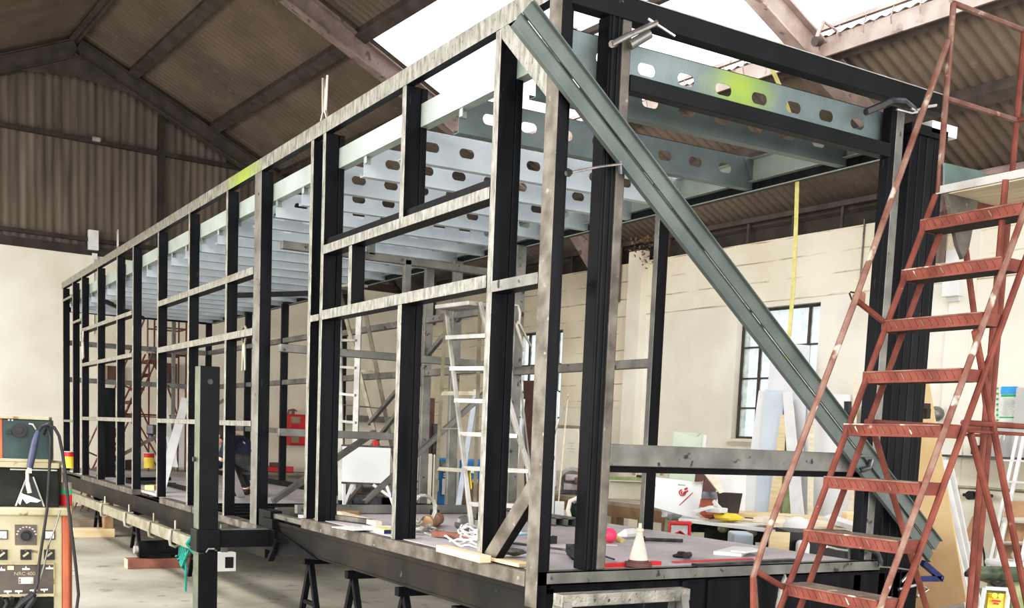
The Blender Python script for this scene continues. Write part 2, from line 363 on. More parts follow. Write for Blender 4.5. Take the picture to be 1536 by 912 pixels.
# purlins
b = MB()
for u in (1.42, 2.42, 3.92, 6.62, 7.75, 9.1):
    for (a0, a1) in ((VN-2, VF),):
        b.bar((u, a0, zr(u, .10)), (u, a1, zr(u, .10)), .085, .14, (nx, 0, nz))
        b.bar((u+.05, a0, zr(u+.05, .16)), (u+.05, a1, zr(u+.05, .16)), .13, .02, (nx, 0, nz))
for u in (-.5, -2, -3.5, -5): b.bar((u, VN-2, zr(u, .10)), (u, VF, zr(u, .10)), .085, .14, (-nx, 0, nz))
b.bar((5.33, VN-2, zr(5.33, .08)), (5.33, VF, zr(5.33, .08)), .05, .10, (nx, 0, nz))
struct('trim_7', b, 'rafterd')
b = MB(); b.bar((6.50, VN-2, zr(6.5, .19)), (6.50, 10.1, zr(6.5, .19)), .03, .20, (0, 0, 1)); b.bar((6.42, VN-2, zr(6.5, .02)), (6.42, 10.1, zr(6.5, .02)), .05, .04, (0, 0, 1))
v = VN
while v < 10: b.tube([(6.42, v, zr(6.5, .0)), (6.40, v+.03, zr(6.5, .14)), (6.44, v+.05, zr(6.5, .2))], .008, 5); v += .34
struct('trim_8', b, 'rafter')
# eaves strut seen past the far side of the frame
b = MB(); b.tube([HW(8.2, VN, 4.75)-HW(0,0,0) if False else (8.6, VN, 4.9), (8.6, 3.9, 4.9)], .05, 8); struct('trim_9', b, 'rafter')
# windows
for i, (v0, v1, z0, z1) in enumerate(WIN):
    fr = thing('window_%d' % (i+1), None, None, HW(WU+.14, 0, 0), HANG); fr['kind'] = 'structure'
    b = MB(); f = .035
    b.box(-.03, .03, v0, v0+f, z0, z1); b.box(-.03, .03, v1-f, v1, z0, z1); b.box(-.03, .03, v0, v1, z0, z0+f); b.box(-.03, .03, v0, v1, z1-f, z1)
    w = v1-v0
    for k in (.18, .76): b.box(-.025, .025, v0+w*k-.018, v0+w*k+.018, z0, z1)
    hgt = z1-z0
    for k in (.24, .47, .71): b.box(-.022, .022, v0, v1, z0+hgt*k-.012, z0+hgt*k+.012)
    b.build('frame', 'rafterd', fr)
    b = MB(); b.box(-.004, .004, v0, v1, z0, z1); b.build('pane', 'winglass', fr)
    b = MB(); b.box(-.2, -.08, v0-.06, v1+.06, z0-.05, z0); b.build('sill', 'cream', fr)
# far corner and right-hand wall fittings are added with the wall furniture below
# ------------------------------------------------------------------ light
W = bpy.data.worlds.new('sky'); SC.world = W; W.use_nodes = True
bg = W.node_tree.nodes['Background']; bg.inputs[0].default_value = (.97, .98, 1.0, 1); bg.inputs[1].default_value = 1.7
def area(name, loc, rot, sx, sy, e, col=(1,1,1)):
    l = bpy.data.lights.new(name, 'AREA'); l.shape = 'RECTANGLE'; l.size = sx; l.size_y = sy; l.energy = e; l.color = col
    o = bpy.data.objects.new(name, l); COL.objects.link(o); o.location = loc; o.rotation_euler = rot; return o
SC.view_settings.view_transform = 'Standard'; SC.view_settings.look = 'None'; SC.view_settings.exposure = 0.12

# unseen fill lamps added behind the camera, along the left and under the roof
def hl(u, v, z): return HW(u, v, z)
area('near_end_fill', hl(0, -12, 3.2), (math.radians(84), 0, HANG), 13, 5.5, 950, (1, .985, .95))
area('left_side_fill', hl(-10.5, 3, 3.4), (math.radians(82), 0, HANG-PI/2), 20, 5.5, 2700, (1, .975, .93))
area('left_roof_fill', hl(-3.2, 3, 5.9), (0, math.radians(22), HANG), 2.4, 16, 1500, (1, .99, .97))

area('far_roof_fill', hl(-2.5, 11.5, 6.0), (math.radians(25), math.radians(25), HANG), 2.4, 5, 260, (1, .99, .97))  # added lamp, brightens the far gable wall
area('skylight_daylight', hl(5.4, 3.0, 6.3), (0, math.radians(-42), HANG), 2.0, 13, 340, (1, .99, .98))
vs_ = SC.view_settings; vs_.use_curve_mapping = True; cm = vs_.curve_mapping; cv = cm.curves[3]
cv.points.new(.16, .125); cv.points.new(.62, .665); cm.update()
# ================================================================== THE STEEL FRAME ON ITS CHASSIS (world x across, y along)
FRM = thing('building_frame', 'long black steel box frame of welded studs with galvanised roof joists, filling the workshop', 'steel frame')
YL, XR = 14.7, 2.46
def fpart(name, b, mats, bevel=.004):
    return b.build(name, mats, FRM, bevel=bevel)
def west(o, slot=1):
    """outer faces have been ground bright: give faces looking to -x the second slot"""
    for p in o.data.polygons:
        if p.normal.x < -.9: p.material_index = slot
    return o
def sbox(name, x0, x1, y0, y1, z0, z1, mats=('black', 'ground'), bevel=.004):
    b = MB(); b.box(x0, x1, y0, y1, z0, z1); return west(fpart(name, b, mats, bevel))
def bare(name, x0, x1, y0, y1, z0, z1, m_='grey', bevel=.004):
    b = MB(); b.box(x0, x1, y0, y1, z0, z1); return fpart(name, b, m_, bevel)
# long near-side rails
sbox('top_rail', 0, .05, 0, YL, 3.73, 3.835)
b = MB(); b.box(.05, .1, 0, YL, 3.76, 3.80); b.box(.02, .06, -.005, YL, 3.835, 3.84); fpart('top_rail_lip', b, 'black')
# studs
stud = [(14.58, .76, 3.73), (13.66, .76, 3.73), (12.86, .76, 3.73), (11.62, .76, 3.73), (10.30, .76, 3.73), (9.35, .76, 3.73),
        (8.07, .76, 3.73), (6.75, .76, 3.73), (5.44, .76, 3.73), (3.29, .92, 3.73), (3.05, .92, 3.73),
        (1.72, 2.93, 3.73), (2.52, 2.46, 2.87), (1.70, .92, 2.41), (.58, .92, 3.73)]
for y, z0, z1 in stud:
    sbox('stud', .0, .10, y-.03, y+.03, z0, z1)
# grooves: studs are pairs of tubes; a second tube stands behind each full-height one
for y, z0, z1 in ((3.29, .92, 3.73), (3.05, .92, 3.73), (1.70, .92, 2.41), (.58, .92, 3.73), (1.72, 2.93, 3.73)):
    b = MB(); b.box(.104, .15, y-.028, y+.028, z0, z1); fpart('back_stud', b, 'black', .006)
sbox('stud', 0, .10, 4.46, 4.64, .76, 3.73, ('black', 'grey'))
# rails between studs
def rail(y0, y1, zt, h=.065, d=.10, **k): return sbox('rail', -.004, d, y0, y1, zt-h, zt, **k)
rail(.61, 3.02, 2.935); rail(.61, 3.02, 2.47, h=.07); rail(3.08, 3.26, 2.45, h=.05)
b = MB(); b.box(.02, .1, .61, 3.02, 2.937, 2.985); fpart('rail_cap', b, 'black')
rail(.09, .55, 2.43, h=.06, mats=('black', 'grey'))
for zt in (2.965, 2.45): rail(4.64, 8.04, zt)
rail(4.64, 8.04, 1.655, h=.05)
for zt in (2.97, 2.455, 1.655): rail(9.38, 12.83, zt, h=.055)
rail(12.89, 13.63, 3.13, h=.04); rail(13.69, 14.55, 3.55, h=.04); rail(13.69, 14.55, 1.6, h=.04)
# corner post, doorway posts
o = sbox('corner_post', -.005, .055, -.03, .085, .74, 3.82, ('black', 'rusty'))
b = MB(); b.box(.058, .085, .0, .08, .93, 3.7); fpart('corner_post_flange', b, 'black')
b = MB(); b.box(.285, .365, -.02, .08, .93, 3.70); b.m(1).box(.367, .425, -.02, .06, .93, 3.70)
fpart('doorway_post', b, ('black', 'rusty'), .008)
b = MB(); b.box(.30, .315, -.026, -.019, .93, 3.7); b.box(.335, .345, -.026, -.019, .93, 3.7); fpart('doorway_post_seam', b, 'blackmatt', .002)
for x0, x1, m_ in ((2.385, 2.43, 'black'), (2.433, 2.50, 'grey')): bare('end_post', x0, x1, -.01, .06, .93, 3.66, m_)
# outrigger column of four tubes side by side
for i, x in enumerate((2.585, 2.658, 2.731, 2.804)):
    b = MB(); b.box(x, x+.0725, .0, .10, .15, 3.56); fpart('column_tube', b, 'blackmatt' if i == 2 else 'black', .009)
bare('column_tube', 2.90, 2.94, .03, .07, .15, 3.3, 'black')
bare('column_head', 2.56, 2.90, -.02, .14, 3.54, 3.60, 'blackmatt'); bare('column_plate', 2.74, 2.98, -.02, .12, 3.57, 3.64, 'whitep', 0)
# end wall header, second rail, mid rail, sill
b = MB(); b.box(.05, 2.85, -.03, .05, 3.69, 3.80); b.m(1).box(.05, 2.85, -.035, -.03, 3.795, 3.802); fpart('end_header', b, ('blackmatt', 'steelc'))
bare('end_rail', .43, 2.385, -.02, .05, 3.36, 3.44, 'blackmatt')
b = MB(); b.box(.425, 2.40, -.015, .045, 1.475, 1.59); fpart('end_rail', b, ('grey')); 
b = MB(); b.box(.46, 2.40, .045, .10, 1.44, 1.49); fpart('end_rail', b, 'black')
b = MB()   # front sill, open-ended tube
for z0, z1, y0, y1 in ((.862, .868, -.03, .03), (.924, .93, -.03, .03), (.862, .93, -.03, -.024), (.862, .93, .024, .03)): b.box(.0, 2.56, y0, y1, z0, z1)
fpart('front_sill', b, 'grey', 0)
b = MB(); b.box(2.4, 3.0, .02, .08, .86, .93); fpart('outrigger_sill', b, 'black')
# far long side
sbox('far_top_rail', XR-.0, XR+.06, 0, YL, 3.385, 3.47, ('black', 'black'))
b = MB(); b.box(XR-.012, XR+.004, 0, YL, 3.381, 3.387); fpart('far_rail_lip', b, 'galvg')
b = MB(); b.box(XR-.008, XR-.002, .1, YL, 3.44, 3.60); b.box(XR-.05, XR-.002, .1, YL, 3.594, 3.60); b.box(XR-.05, XR-.002, .1, YL, 3.438, 3.444); fpart('far_ledger', b, 'galvg')
for y, m_ in ((2.14, 'black'), (4.22, 'grey'), (5.45, 'grey'), (6.10, 'grey'), (8.5, 'black'), (10.7, 'black'), (12.4, 'black'), (14.65, 'black')):
    b = MB(); b.box(XR-.10, XR-.0, y-.03, y+.03, .80, 3.39)
    o = fpart('far_stud', b, (m_, 'grey'), .006); west(o, 1) if m_ == 'black' and y < 3 else None
for y0, y1, zt in ((.1, 0.1, 0), (2.17, 4.2, 2.26), (4.25, 8.47, 2.30), (4.25, 8.47, 2.87), (8.53, 14.6, 2.9), (8.53, 14.6, 2.3), (6.1, 14.6, 1.60)):
    if y1 > y0: bare('far_rail', XR-.09, XR-.02, y0, y1, zt-.07, zt, 'grey')
# cross partition at the step in the floor
for zt, x0, x1 in ((3.14, .1, 2.36), (2.30, .1, 2.36), (1.60, .1, 1.22)): bare('partition_rail', x0, x1, 4.20, 4.26, zt-.065, zt, 'grey')
for x, z0, z1 in ((1.25, .95, 3.12), (.9, 3.12, 3.35)): bare('partition_stud', x-.03, x+.03, 4.20, 4.26, z0, z1, 'grey')
bare('partition_sill', .05, 2.4, 3.60, 3.66, .93, 1.0, 'grey')
# far end wall
for zt in (3.44, 2.9, 2.3): bare('far_end_rail', .05, XR-.1, YL-.10, YL-.03, zt-.08, zt, 'black' if zt > 3 else 'grey')
for x in (.62, 1.2, 1.8): bare('far_end_stud', x-.03, x+.03, YL-.09, YL-.03, .8, 3.36, 'grey')
b = MB(); b.bar((.2, 12.3, 3.36), (1.25, 14.5, 3.36), .05, .06); fpart('roof_brace', b, 'black')
b = MB(); b.bar((1.3, 9.6, 3.3), (2.3, 8.0, 3.3), .05, .06); fpart('roof_brace', b, 'black')
# diagonal braces
b = MB(); b.bar((.045, .55, .90), (.045, .07, 1.38), .10, .055, (1, 0, 0)); west(fpart('knee_brace', b, ('black', 'rusty')))
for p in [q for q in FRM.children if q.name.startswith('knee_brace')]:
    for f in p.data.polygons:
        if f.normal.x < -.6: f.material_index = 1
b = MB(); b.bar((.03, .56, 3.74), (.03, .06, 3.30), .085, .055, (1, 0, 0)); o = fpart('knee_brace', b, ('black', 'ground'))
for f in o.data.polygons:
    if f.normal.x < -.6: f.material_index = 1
for p0, p1 in (((2.41, 8.3, .95), (2.41, 6.1, 2.25)), ((2.41, 5.3, 2.85), (2.41, 7.6, 1.7)), ((.9, 4.23, .98), (2.2, 4.23, 2.1))):
    b = MB(); b.bar(p0, p1, .045, .045); fpart('diagonal_brace', b, 'grey')
b = MB(); b.bar((.10, 4.33, .98), (1.15, 4.6, 1.60), .05, .05); fpart('diagonal_brace', b, 'grey')
b = MB(); b.bar((.1, 12.5, .86), (2.2, 12.4, 2.1), .05, .05); fpart('diagonal_brace', b, 'rusty')
# ledger carrying the joists on the near side
b = MB(); b.box(.105, .115, .09, YL-.1, 3.495, 3.635); b.box(.115, .17, .09, YL-.1, 3.495, 3.502); b.box(.115, .17, .09, YL-.1, 3.628, 3.635)
fpart('joist_ledger', b, 'galvg', 0)
# joists: C section with slotted web
def slotted(b, L, h, t=.0, n=16, pitch=.265, first=.22, sw=.115, sh=.062):
    """web in the x-z plane from 0..L, 0..h, stadium slots on its centre line"""
    xs = []; x = first
    while x < L-.12: xs.append(x); x += pitch
    prev = 0.
    for xc in xs:
        a, c = xc-pitch/2+.02, xc+pitch/2-.02
        b.add([(prev, 0, 0), (a, 0, 0), (a, 0, h), (prev, 0, h)], [(0, 1, 2, 3)])
        inn, out = [], []; R = sh/2; hl = sw/2-R
        for k in range(n):
            t_ = 2*PI*(k+.5)/n; cx = hl if math.cos(t_) > 0 else -hl
            inn.append((xc+cx+R*math.cos(t_), 0, h/2+R*math.sin(t_)))
        cor = [(c, h), (a, h), (a, 0), (c, 0)]; O = []
        for k in range(n):
            t_ = 2*PI*(k+.5)/n; dx, dz = math.cos(t_), math.sin(t_)
            q = n//4; i = k // q
            s_ = min((c-xc)/abs(dx) if abs(dx) > 1e-6 else 9, (h/2)/abs(dz) if abs(dz) > 1e-6 else 9)
            O.append((xc+dx*s_, 0, h/2+dz*s_))
        vs = inn + O + [(c, 0, h), (a, 0, h), (a, 0, 0), (c, 0, 0)]
        fs = [(k, n+k, n+(k+1) % n, (k+1) % n) for k in range(n)]
        # corner fill
        for ci, (cx, cz) in enumerate(((c, h), (a, h), (a, 0), (c, 0))):
            best = None
            for k in range(n):
                p, q = O[k], O[(k+1) % n]
                if abs(p[0]-q[0]) > 1e-4 and abs(p[2]-q[2]) > 1e-4:
                    if (abs(p[0]-cx) < 1e-4 or abs(p[2]-cz) < 1e-4) and (abs(q[0]-cx) < 1e-4 or abs(q[2]-cz) < 1e-4) and abs(p[0]-cx)+abs(q[0]-cx) < (c-a)*.9: best = k
            if best is not None: fs.append((n+best, 2*n+ci, n+(best+1) % n))
        b.add(vs, fs); prev = c
    b.add([(prev, 0, 0), (L, 0, 0), (L, 0, h), (prev, 0, h)], [(0, 1, 2, 3)])
jb = MB(); JL, JH, JF = 2.335, .21, -.062
slotted(jb, JL, JH)
jb.add([(0,0,0),(JL,0,0),(JL,-JF,0),(0,-JF,0)], [(0,1,2,3)]); jb.add([(0,0,JH),(JL-.12,0,JH),(JL-.12,-JF*.8,JH),(0,-JF*.8,JH)], [(0,1,2,3)])
jb.add([(0,-JF,0),(JL,-JF,0),(JL,-JF,.022),(0,-JF,.022)], [(0,1,2,3)]); jb.add([(0,-JF*.8,JH),(JL-.12,-JF*.8,JH),(JL-.12,-JF*.8,JH-.022),(0,-JF*.8,JH-.022)], [(0,1,2,3)])
# sway in the end where the joist is cleated
jb.add([(JL,0,0),(JL,-JF,0),(JL-.1,-.0,JH)], [(0,1,2)])
joist = jb.build('joist', 'galv', FRM)
sd = joist.modifiers.new('solid', 'SOLIDIFY'); sd.thickness = .003
def setj(o, y): o.location = (.12, y, 3.368 if y > .2 else 3.41); o.rotation_euler.y = -.012
JY = [.08, .38, 1.22, 2.00, 2.60, 3.20, 3.82, 4.44, 4.98, 5.55] + [6.15+.6*i for i in range(15)]
setj(joist, JY[0])
for y in JY[1:]:
    c = joist.copy(); COL.objects.link(c); c.parent = FRM; setj(c, y)
for y in JY:
    if y < .3: continue
    b = MB(); b.box(.118, .165, y-.012, y-.007, 3.45, 3.50); b.box(.118, .123, y-.045, y-.01, 3.45, 3.5); fpart('cleat', b, 'galvg', 0)
# chassis and floor
b = MB()
b.box(.01, .07, 0, 4.25, .64, .835); b.box(.0, .12, 0, 4.25, .81, .84); b.box(.0, .12, 0, 4.25, .64, .655); fpart('chassis_beam', b, 'chassis', .003)
sbox('side_sill', -.012, .11, .085, 3.34, .84, .92, ('rusty', 'rusty'), .006)
sbox('side_sill', -.005, .06, 3.34, 4.3, .86, .90, ('grey', 'grey'))
b = MB(); b.box(.01, .08, 4.25, YL, .50, .70); b.box(.0, .12, 4.25, YL, .685, .70); fpart('chassis_beam', b, 'chassis', .003)
for y0, y1, zt in ((4.3, 6.5, .765), (6.55, 7.9, .765), (9.3, 12.9, .77)): sbox('side_sill', -.012, .1, y0, y1, .70, zt, ('rusty', 'rusty'), .006)
b = MB()
for y in (.0, .9, 1.8, 2.7, 3.6): b.box(.07, 2.9 if y == 0 else 2.4, y, y+.07, .62, .84)
fpart('cross_member', b, 'black', 0)
b = MB(); b.box(2.36, 2.43, 0, YL, .50, .84); fpart('chassis_beam', b, 'black')
b = MB(); b.box(.10, 2.98, .005, .03, .30, .855); b.box(.96, 1.0, -.02, .01, .3, .85); b.box(1.15, 1.19, -.02, .01, .3, .85); fpart('front_panel', b, 'black')
b = MB(); b.box(.06, 2.40, .03, 1.16, .895, .925); b.box(.06, 2.40, 1.168, 2.4, .895, .925); b.box(.06, 2.40, 2.408, 3.6, .895, .925); fpart('deck_board', b, 'deck', 0)
b = MB(); b.box(.1, 2.40, 7.0, YL-.1, .735, .765); fpart('deck_board', b, 'deck', 0)
for y in (3.8, 4.5, 4.9, 5.3, 5.7, 6.1, 6.5, 6.9): bare('floor_joist', .1, 2.38, y, y+.06, .70, .77 if y > 4 else .86, 'black')
bare('floor_joist', .1, 2.38, 4.22, 4.28, .84, .93, 'rusty')
# step bracket under the near side
b = MB(); b.poly([(-.02, 3.95, .78), (-.02, 2.95, .64), (-.02, 3.9, .56)], .03, (1, 0, 0)); b.bar((-.03, 3.98, .52), (-.03, 3.80, .70), .05, .04); b.box(-.05, .1, 3.85, 4.3, .60, .78)
b.box(-.03, .07, 4.0, 4.3, .60, .92); b.box(-.05, .06, 3.9, 4.15, .78, .86); fpart('outrigger_bracket', b, 'black')

# noisy-edged lime patches on the top rail and on the first joist web
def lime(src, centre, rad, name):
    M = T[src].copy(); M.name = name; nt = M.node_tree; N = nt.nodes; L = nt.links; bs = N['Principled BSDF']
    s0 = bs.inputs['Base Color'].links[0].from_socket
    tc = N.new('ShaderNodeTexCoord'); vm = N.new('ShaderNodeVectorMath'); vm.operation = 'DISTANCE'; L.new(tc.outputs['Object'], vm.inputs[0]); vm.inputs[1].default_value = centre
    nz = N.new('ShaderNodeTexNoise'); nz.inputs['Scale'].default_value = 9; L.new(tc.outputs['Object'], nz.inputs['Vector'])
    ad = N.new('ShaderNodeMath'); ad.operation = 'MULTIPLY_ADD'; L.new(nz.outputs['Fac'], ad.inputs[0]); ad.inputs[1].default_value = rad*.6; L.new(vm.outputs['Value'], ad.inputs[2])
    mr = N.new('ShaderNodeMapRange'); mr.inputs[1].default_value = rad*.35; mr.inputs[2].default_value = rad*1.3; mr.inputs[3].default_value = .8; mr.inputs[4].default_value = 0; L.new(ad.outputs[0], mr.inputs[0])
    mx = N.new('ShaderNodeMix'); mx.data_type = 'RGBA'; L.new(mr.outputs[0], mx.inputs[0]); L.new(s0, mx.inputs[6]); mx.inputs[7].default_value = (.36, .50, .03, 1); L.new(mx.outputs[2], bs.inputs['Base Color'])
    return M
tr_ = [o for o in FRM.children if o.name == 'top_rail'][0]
tr_.data.materials[1] = lime('ground', tuple(at(365, 272, x=0)), .55, 'ground_steel_with_lime_patch')
j0 = joist; j0.data = joist.data.copy(); lc = at(1112, 134, y=.08); j0.data.materials[0] = lime('galvs', (lc.x-.12, 0, lc.z-3.41), .30, 'galvanised_steel_with_lime_patch')

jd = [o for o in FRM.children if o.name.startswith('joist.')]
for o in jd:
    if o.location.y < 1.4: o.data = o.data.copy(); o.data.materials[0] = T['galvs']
# ================================================================== RED WAREHOUSE STEPS
def steps(name, label, loc, rz=0.):
    L = thing(name, label, 'ladder', loc, rz)
    Rr, G, Wd, Dp = .247, .107, .524, .159
    def q(s, a, z): return (s, -a, z)
    for i in range(-3, 8):
        z = .988+Rr*i; s = G*i
        b = MB()
        b.m(1); b.poly([q(s, 0, z), q(s, Wd, z), q(s+Dp, Wd+.0, z), q(s+Dp, 0, z)], -.004, (0, 0, 1))
        b.m(0); b.poly([q(s, 0, z-.055), q(s, Wd, z-.055), q(s, Wd, z), q(s, 0, z)], .004, (1, 0, 0))
        for k in range(13):                                   # raised bars of the chequer plate on the nosing
            a = .03+k*.037; b.m(3 if k % 4 == 1 else 0); b.bar(q(s-.001, a, z-.012), q(s-.001, a+.022, z-.042), .006, .004, (1, 0, 0))
        b.m(3); b.bar(q(s-.001, .0, z-.002), q(s-.001, Wd, z-.002), .006, .006)
        b.m(0); b.box(s+Dp-.004, s+Dp, 0, -Wd, z-.05, z)
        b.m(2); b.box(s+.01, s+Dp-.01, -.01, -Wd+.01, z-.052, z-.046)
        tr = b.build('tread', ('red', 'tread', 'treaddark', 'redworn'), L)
        for y0_ in (.0, -Wd-.004): e_ = MB(); e_.box(s, s+Dp, y0_, y0_+.004, z-.055, z); e_.build('end_plate', 'red', tr)
    def sl(z, off): return (z-.988)*G/Rr+off
    for a, off, m_, x in ((.015, .02, 'red', 0), (.015, .15, 'red', 0), (Wd+.012, .025, 'redworn', 0), (Wd+.012, .15, 'red', 0)):
        b = MB(); b.tube([q(sl(.02, off), a, .02), q(sl(2.84, off), a, 2.84)], .0145, 8); b.build('stringer', m_, L)
    for a in (0,):
        b = MB(); b.tube([q(-.14, a, .72), q(-.194, a, 1.024), q(-.15, a, 1.16), q(.337, a, 2.30), q(.82, a, 3.50), q(.845, a, 3.56)], .0150, 8); b.build('handrail', 'redworn', L)
        b = MB(); b.tube([q(-.005, a, .97), q(-.185, a, 1.05)], .014, 8); b.build('handrail_strut', 'red', L)
        b = MB(); b.tube([q(.535, a, 2.22), q(.34, a, 2.30)], .014, 8); b.build('handrail_strut', 'red', L)
        b = MB(); b.tube([q(-.194, a, 1.024), q(-.15, a, .55), q(-.12, a, .02)], .015, 8); b.build('handrail_strut', 'red', L)
    for a, s, z0, z1, m_ in ((0, .862, 2.86, 3.735, 'redworn'), (0, 1.42, .02, 3.735, 'red'), (.40, .80, .02, 2.84, 'red'), (Wd, 1.42, .02, 3.735, 'red'), (Wd, .862, 2.86, 3.735, 'red')):
        b = MB(); b.tube([q(s, a, z0), q(s, a, z1)], .0145, 8); b.build('post', m_, L)
    for a in (0, Wd):
        for z in (3.735, 3.30):
            b = MB(); b.tube([q(.862, a, z), q(1.42, a, z)], .014, 8); b.build('guard_rail', 'redworn', L)
        for p, r in ((((.53, 1.70), (1.48, .02)), ((1.06, 2.74), (1.42, 1.72))) if a == 0 else (((.53, 1.70), (1.48, .02)), ((.50, 2.14), (1.42, .12)))):
            b = MB(); b.tube([q(p[0], a, p[1]), q(r[0], a, r[1])], .015, 8); b.build('cross_brace', 'red', L)
        b = MB(); b.tube([q(.47, a, 1.745), q(1.42, a, 1.745)], .013, 8); b.tube([q(.47, a, 1.71), q(1.42, a, 1.71)], .008, 6); b.build('side_tie', 'red', L)
    b = MB(); b.tube([q(1.42, 0, 3.735), q(1.42, Wd, 3.735)], .014, 8); b.tube([q(1.42, 0, 3.3), q(1.42, Wd, 3.3)], .014, 8); b.build('guard_rail', 'red', L)
    b = MB(); b.box(.86, 1.44, .01, -Wd-.01, 2.86, 2.885); b.m(1); b.box(.855, .862, .012, -Wd-.012, 2.853, 2.89)
    b.m(2); b.box(.88, 1.42, -.02, -Wd+.02, 2.85, 2.86); b.build('platform', ('alu', 'alu', 'pale'), L)
    for a_ in (.02, Wd-.02): b = MB(); b.bar(q(.9, a_, 2.83), q(1.42, a_, 2.83), .03, .035); b.build('platform_bearer', 'red', L)
    b = MB(); b.poly([q(.86, .03, 2.85), q(1.10, .03, 2.85), q(1.06, .03, 2.62), q(1.02, .03, 2.56), q(.97, .03, 2.62)], .02, (0, -1, 0)); b.build('gusset', 'rusty', L)
    return L
LAD = steps('warehouse_steps', 'tall red warehouse step ladder with chequer plate treads and worn handrail beside frame', (.698, -1.025, 0))

# ================================================================== GALVANISED BRACE CLAMPED ACROSS THE OPEN END
b = MB(); p0, p1 = Vector((-.25, -.060, 3.56)), Vector((3.03, -.060, .98))
br = thing('channel_brace', 'long galvanised channel clamped diagonally across the open end of the frame', 'brace', p0)
b.bar(p0, p1, .008, .165, (0,-1,0)); 
d = (p1-p0).normalized(); r = d.cross(Vector((0,-1,0))).normalized(); 
b = MB()
for o0, o1 in ((-.085, -.012), (.012, .085)): b.bar(p0, p1, o1-o0, .01, (0,-1,0), ow=(o0+o1)/2)
b.bar(p0, p1, .03, .008, (0,-1,0), oh=-.018)
b.bar(p0, p1, .006, .03, (0,-1,0), ow=-.085, oh=.01); b.bar(p0, p1, .006, .03, (0,-1,0), ow=.085, oh=.01)
b.build('channel', 'galvd', br, world=True)

# ================================================================== CLAMPS
def rot_thing(o, e): o.rotation_euler = e; return o
def gclamp(label, loc, e, sz=1., m_='clampd', sm='steelc', cat='clamp', group=None, reach=.11, gap=.16):
    t = thing('g_clamp', label, cat, loc, group=group); t.rotation_euler = e
    k = sz; b = MB()
    pts = [(0,0,0), (reach*.6*k,0,-.004*k), (reach*k,0,.02*k), ((reach+.015)*k,0,gap*.5*k), (reach*k,0,(gap-.02)*k), (reach*.6*k,0,(gap+.004)*k), (0,0,gap*k)]
    b.prof  # frame as an oval tube
    b.tube(pts, .013*k, 8, radii=[.010*k,.014*k,.016*k,.014*k,.016*k,.014*k,.013*k]); b.build('frame', m_, t)
    b = MB(); b.cyl((0,0,gap*k*.45), (0,0,gap*k*1.55), .006*k, 8); b.cyl((0,0,gap*.40*k), (0,0,gap*.46*k), .014*k, 10); b.build('screw', sm, t)
    b = MB(); b.cyl((-.06*k,0,gap*1.52*k), (.06*k,0,gap*1.52*k), .0045*k, 6); b.build('handle', sm, t); return t
def pliers(label, loc, e, sz=1., m_='pliers', group=None):
    t = thing('locking_pliers', label, 'pliers', loc, group=group); t.rotation_euler = e; k = sz
    for s in (-1, 1):
        b = MB(); b.tube([(s*.012*k,0,-.01*k), (s*.05*k,0,.05*k), (s*.055*k,0,.10*k), (s*.014*k,0,.125*k)], .009*k, 6); b.build('jaw', m_, t)
        b = MB(); b.tube([(s*.012*k,0,.0), (s*.018*k,0,-.07*k), (s*.034*k,0,-.20*k)], .008*k, 6, radii=[.011*k,.011*k,.007*k]); b.build('handle', m_, t)
    b = MB(); b.cyl((0,-.012*k,0), (0,.012*k,0), .012*k, 8); b.build('rivet', m_, t); return t
# on the end header beside the doorway post
t = thing('sash_clamp', 'bright steel clamp with tommy bar gripping top of doorway post', 'clamp', (.50, -.06, 3.60))
b = MB(); b.tube([at(918,66,y=-.10), at(945,52,y=-.13), at(985,34,y=-.14)], .014, 8); b.build('screw', 'steelc', t, world=True)
b = MB(); b.tube([at(972,28,y=-.14), at(1012,54,y=-.14)], .007, 6); b.build('handle', 'steelc', t, world=True)
b = MB(); b.tube([at(945,68,y=-.05), at(975,50,y=-.09)], .024, 10); b.tube([at(918,66,y=-.10), at(922,66,y=-.02)], .018, 8); b.build('body', 'grey', t, world=True)
t = thing('long_clamp', 'thin screw clamp holding the diagonal channel to the doorway post', 'clamp', (.32, -.1, 2.9))
b = MB(); b.tube([at(853,259,y=-.14), at(900,250,y=-.13), at(932,246,y=-.10)], .006, 6); b.build('screw', 'steelc', t, world=True)
b = MB(); b.cyl(at(849,260,y=-.14), at(857,258,y=-.14), .012, 8); b.build('pad', 'clampd', t, world=True)
b = MB(); b.tube([at(930,242,y=-.09), at(931,262,y=-.09)], .011, 6); b.build('jaw', 'clampd', t, world=True)

def clamp_path(name, label, y, frame, r, screw, mf='clampd', ms='steelc', extra=None, cat='clamp'):
    P = [at(px, py, y=y) for px, py in frame]; t = thing(name, label, cat, P[0])
    b = MB(); b.tube(P, r, 8); b.build('frame', mf, t, world=True)
    b = MB(); b.tube([at(px, py, y=y-.01) for px, py in screw], r*.45, 8); sc_ = b.build('screw', ms, t, world=True)
    if extra:
        b = MB(); b.tube([at(px, py, y=y-.02) for px, py in extra], r*.35, 6); b.build('handle', ms, sc_, world=True)
    return t
clamp_path('g_clamp', 'dark G clamp over right end of the roof header above the column', -.07, [(1299,168),(1318,160),(1338,151),(1356,152),(1368,162),(1374,170)], .020, [(1366,163),(1374,166),(1390,160),(1404,158)], extra=[(1345,164),(1368,170),(1376,168)])
clamp_path('g_clamp', 'large dark G clamp gripping the front sill behind the red steps', -.06, [(1272,837),(1270,822),(1282,819),(1300,821),(1316,829),(1321,843),(1320,850)], .017, [(1240,820),(1256,824),(1271,826)], extra=[(1320,850),(1345,852),(1372,856)])
clamp_path('g_clamp', 'grey round-ended clamp hanging under the front sill by the lowest tread', -.08, [(1178,866),(1172,880),(1166,912)], .016, [(1177,862),(1178,868)], mf='grey')
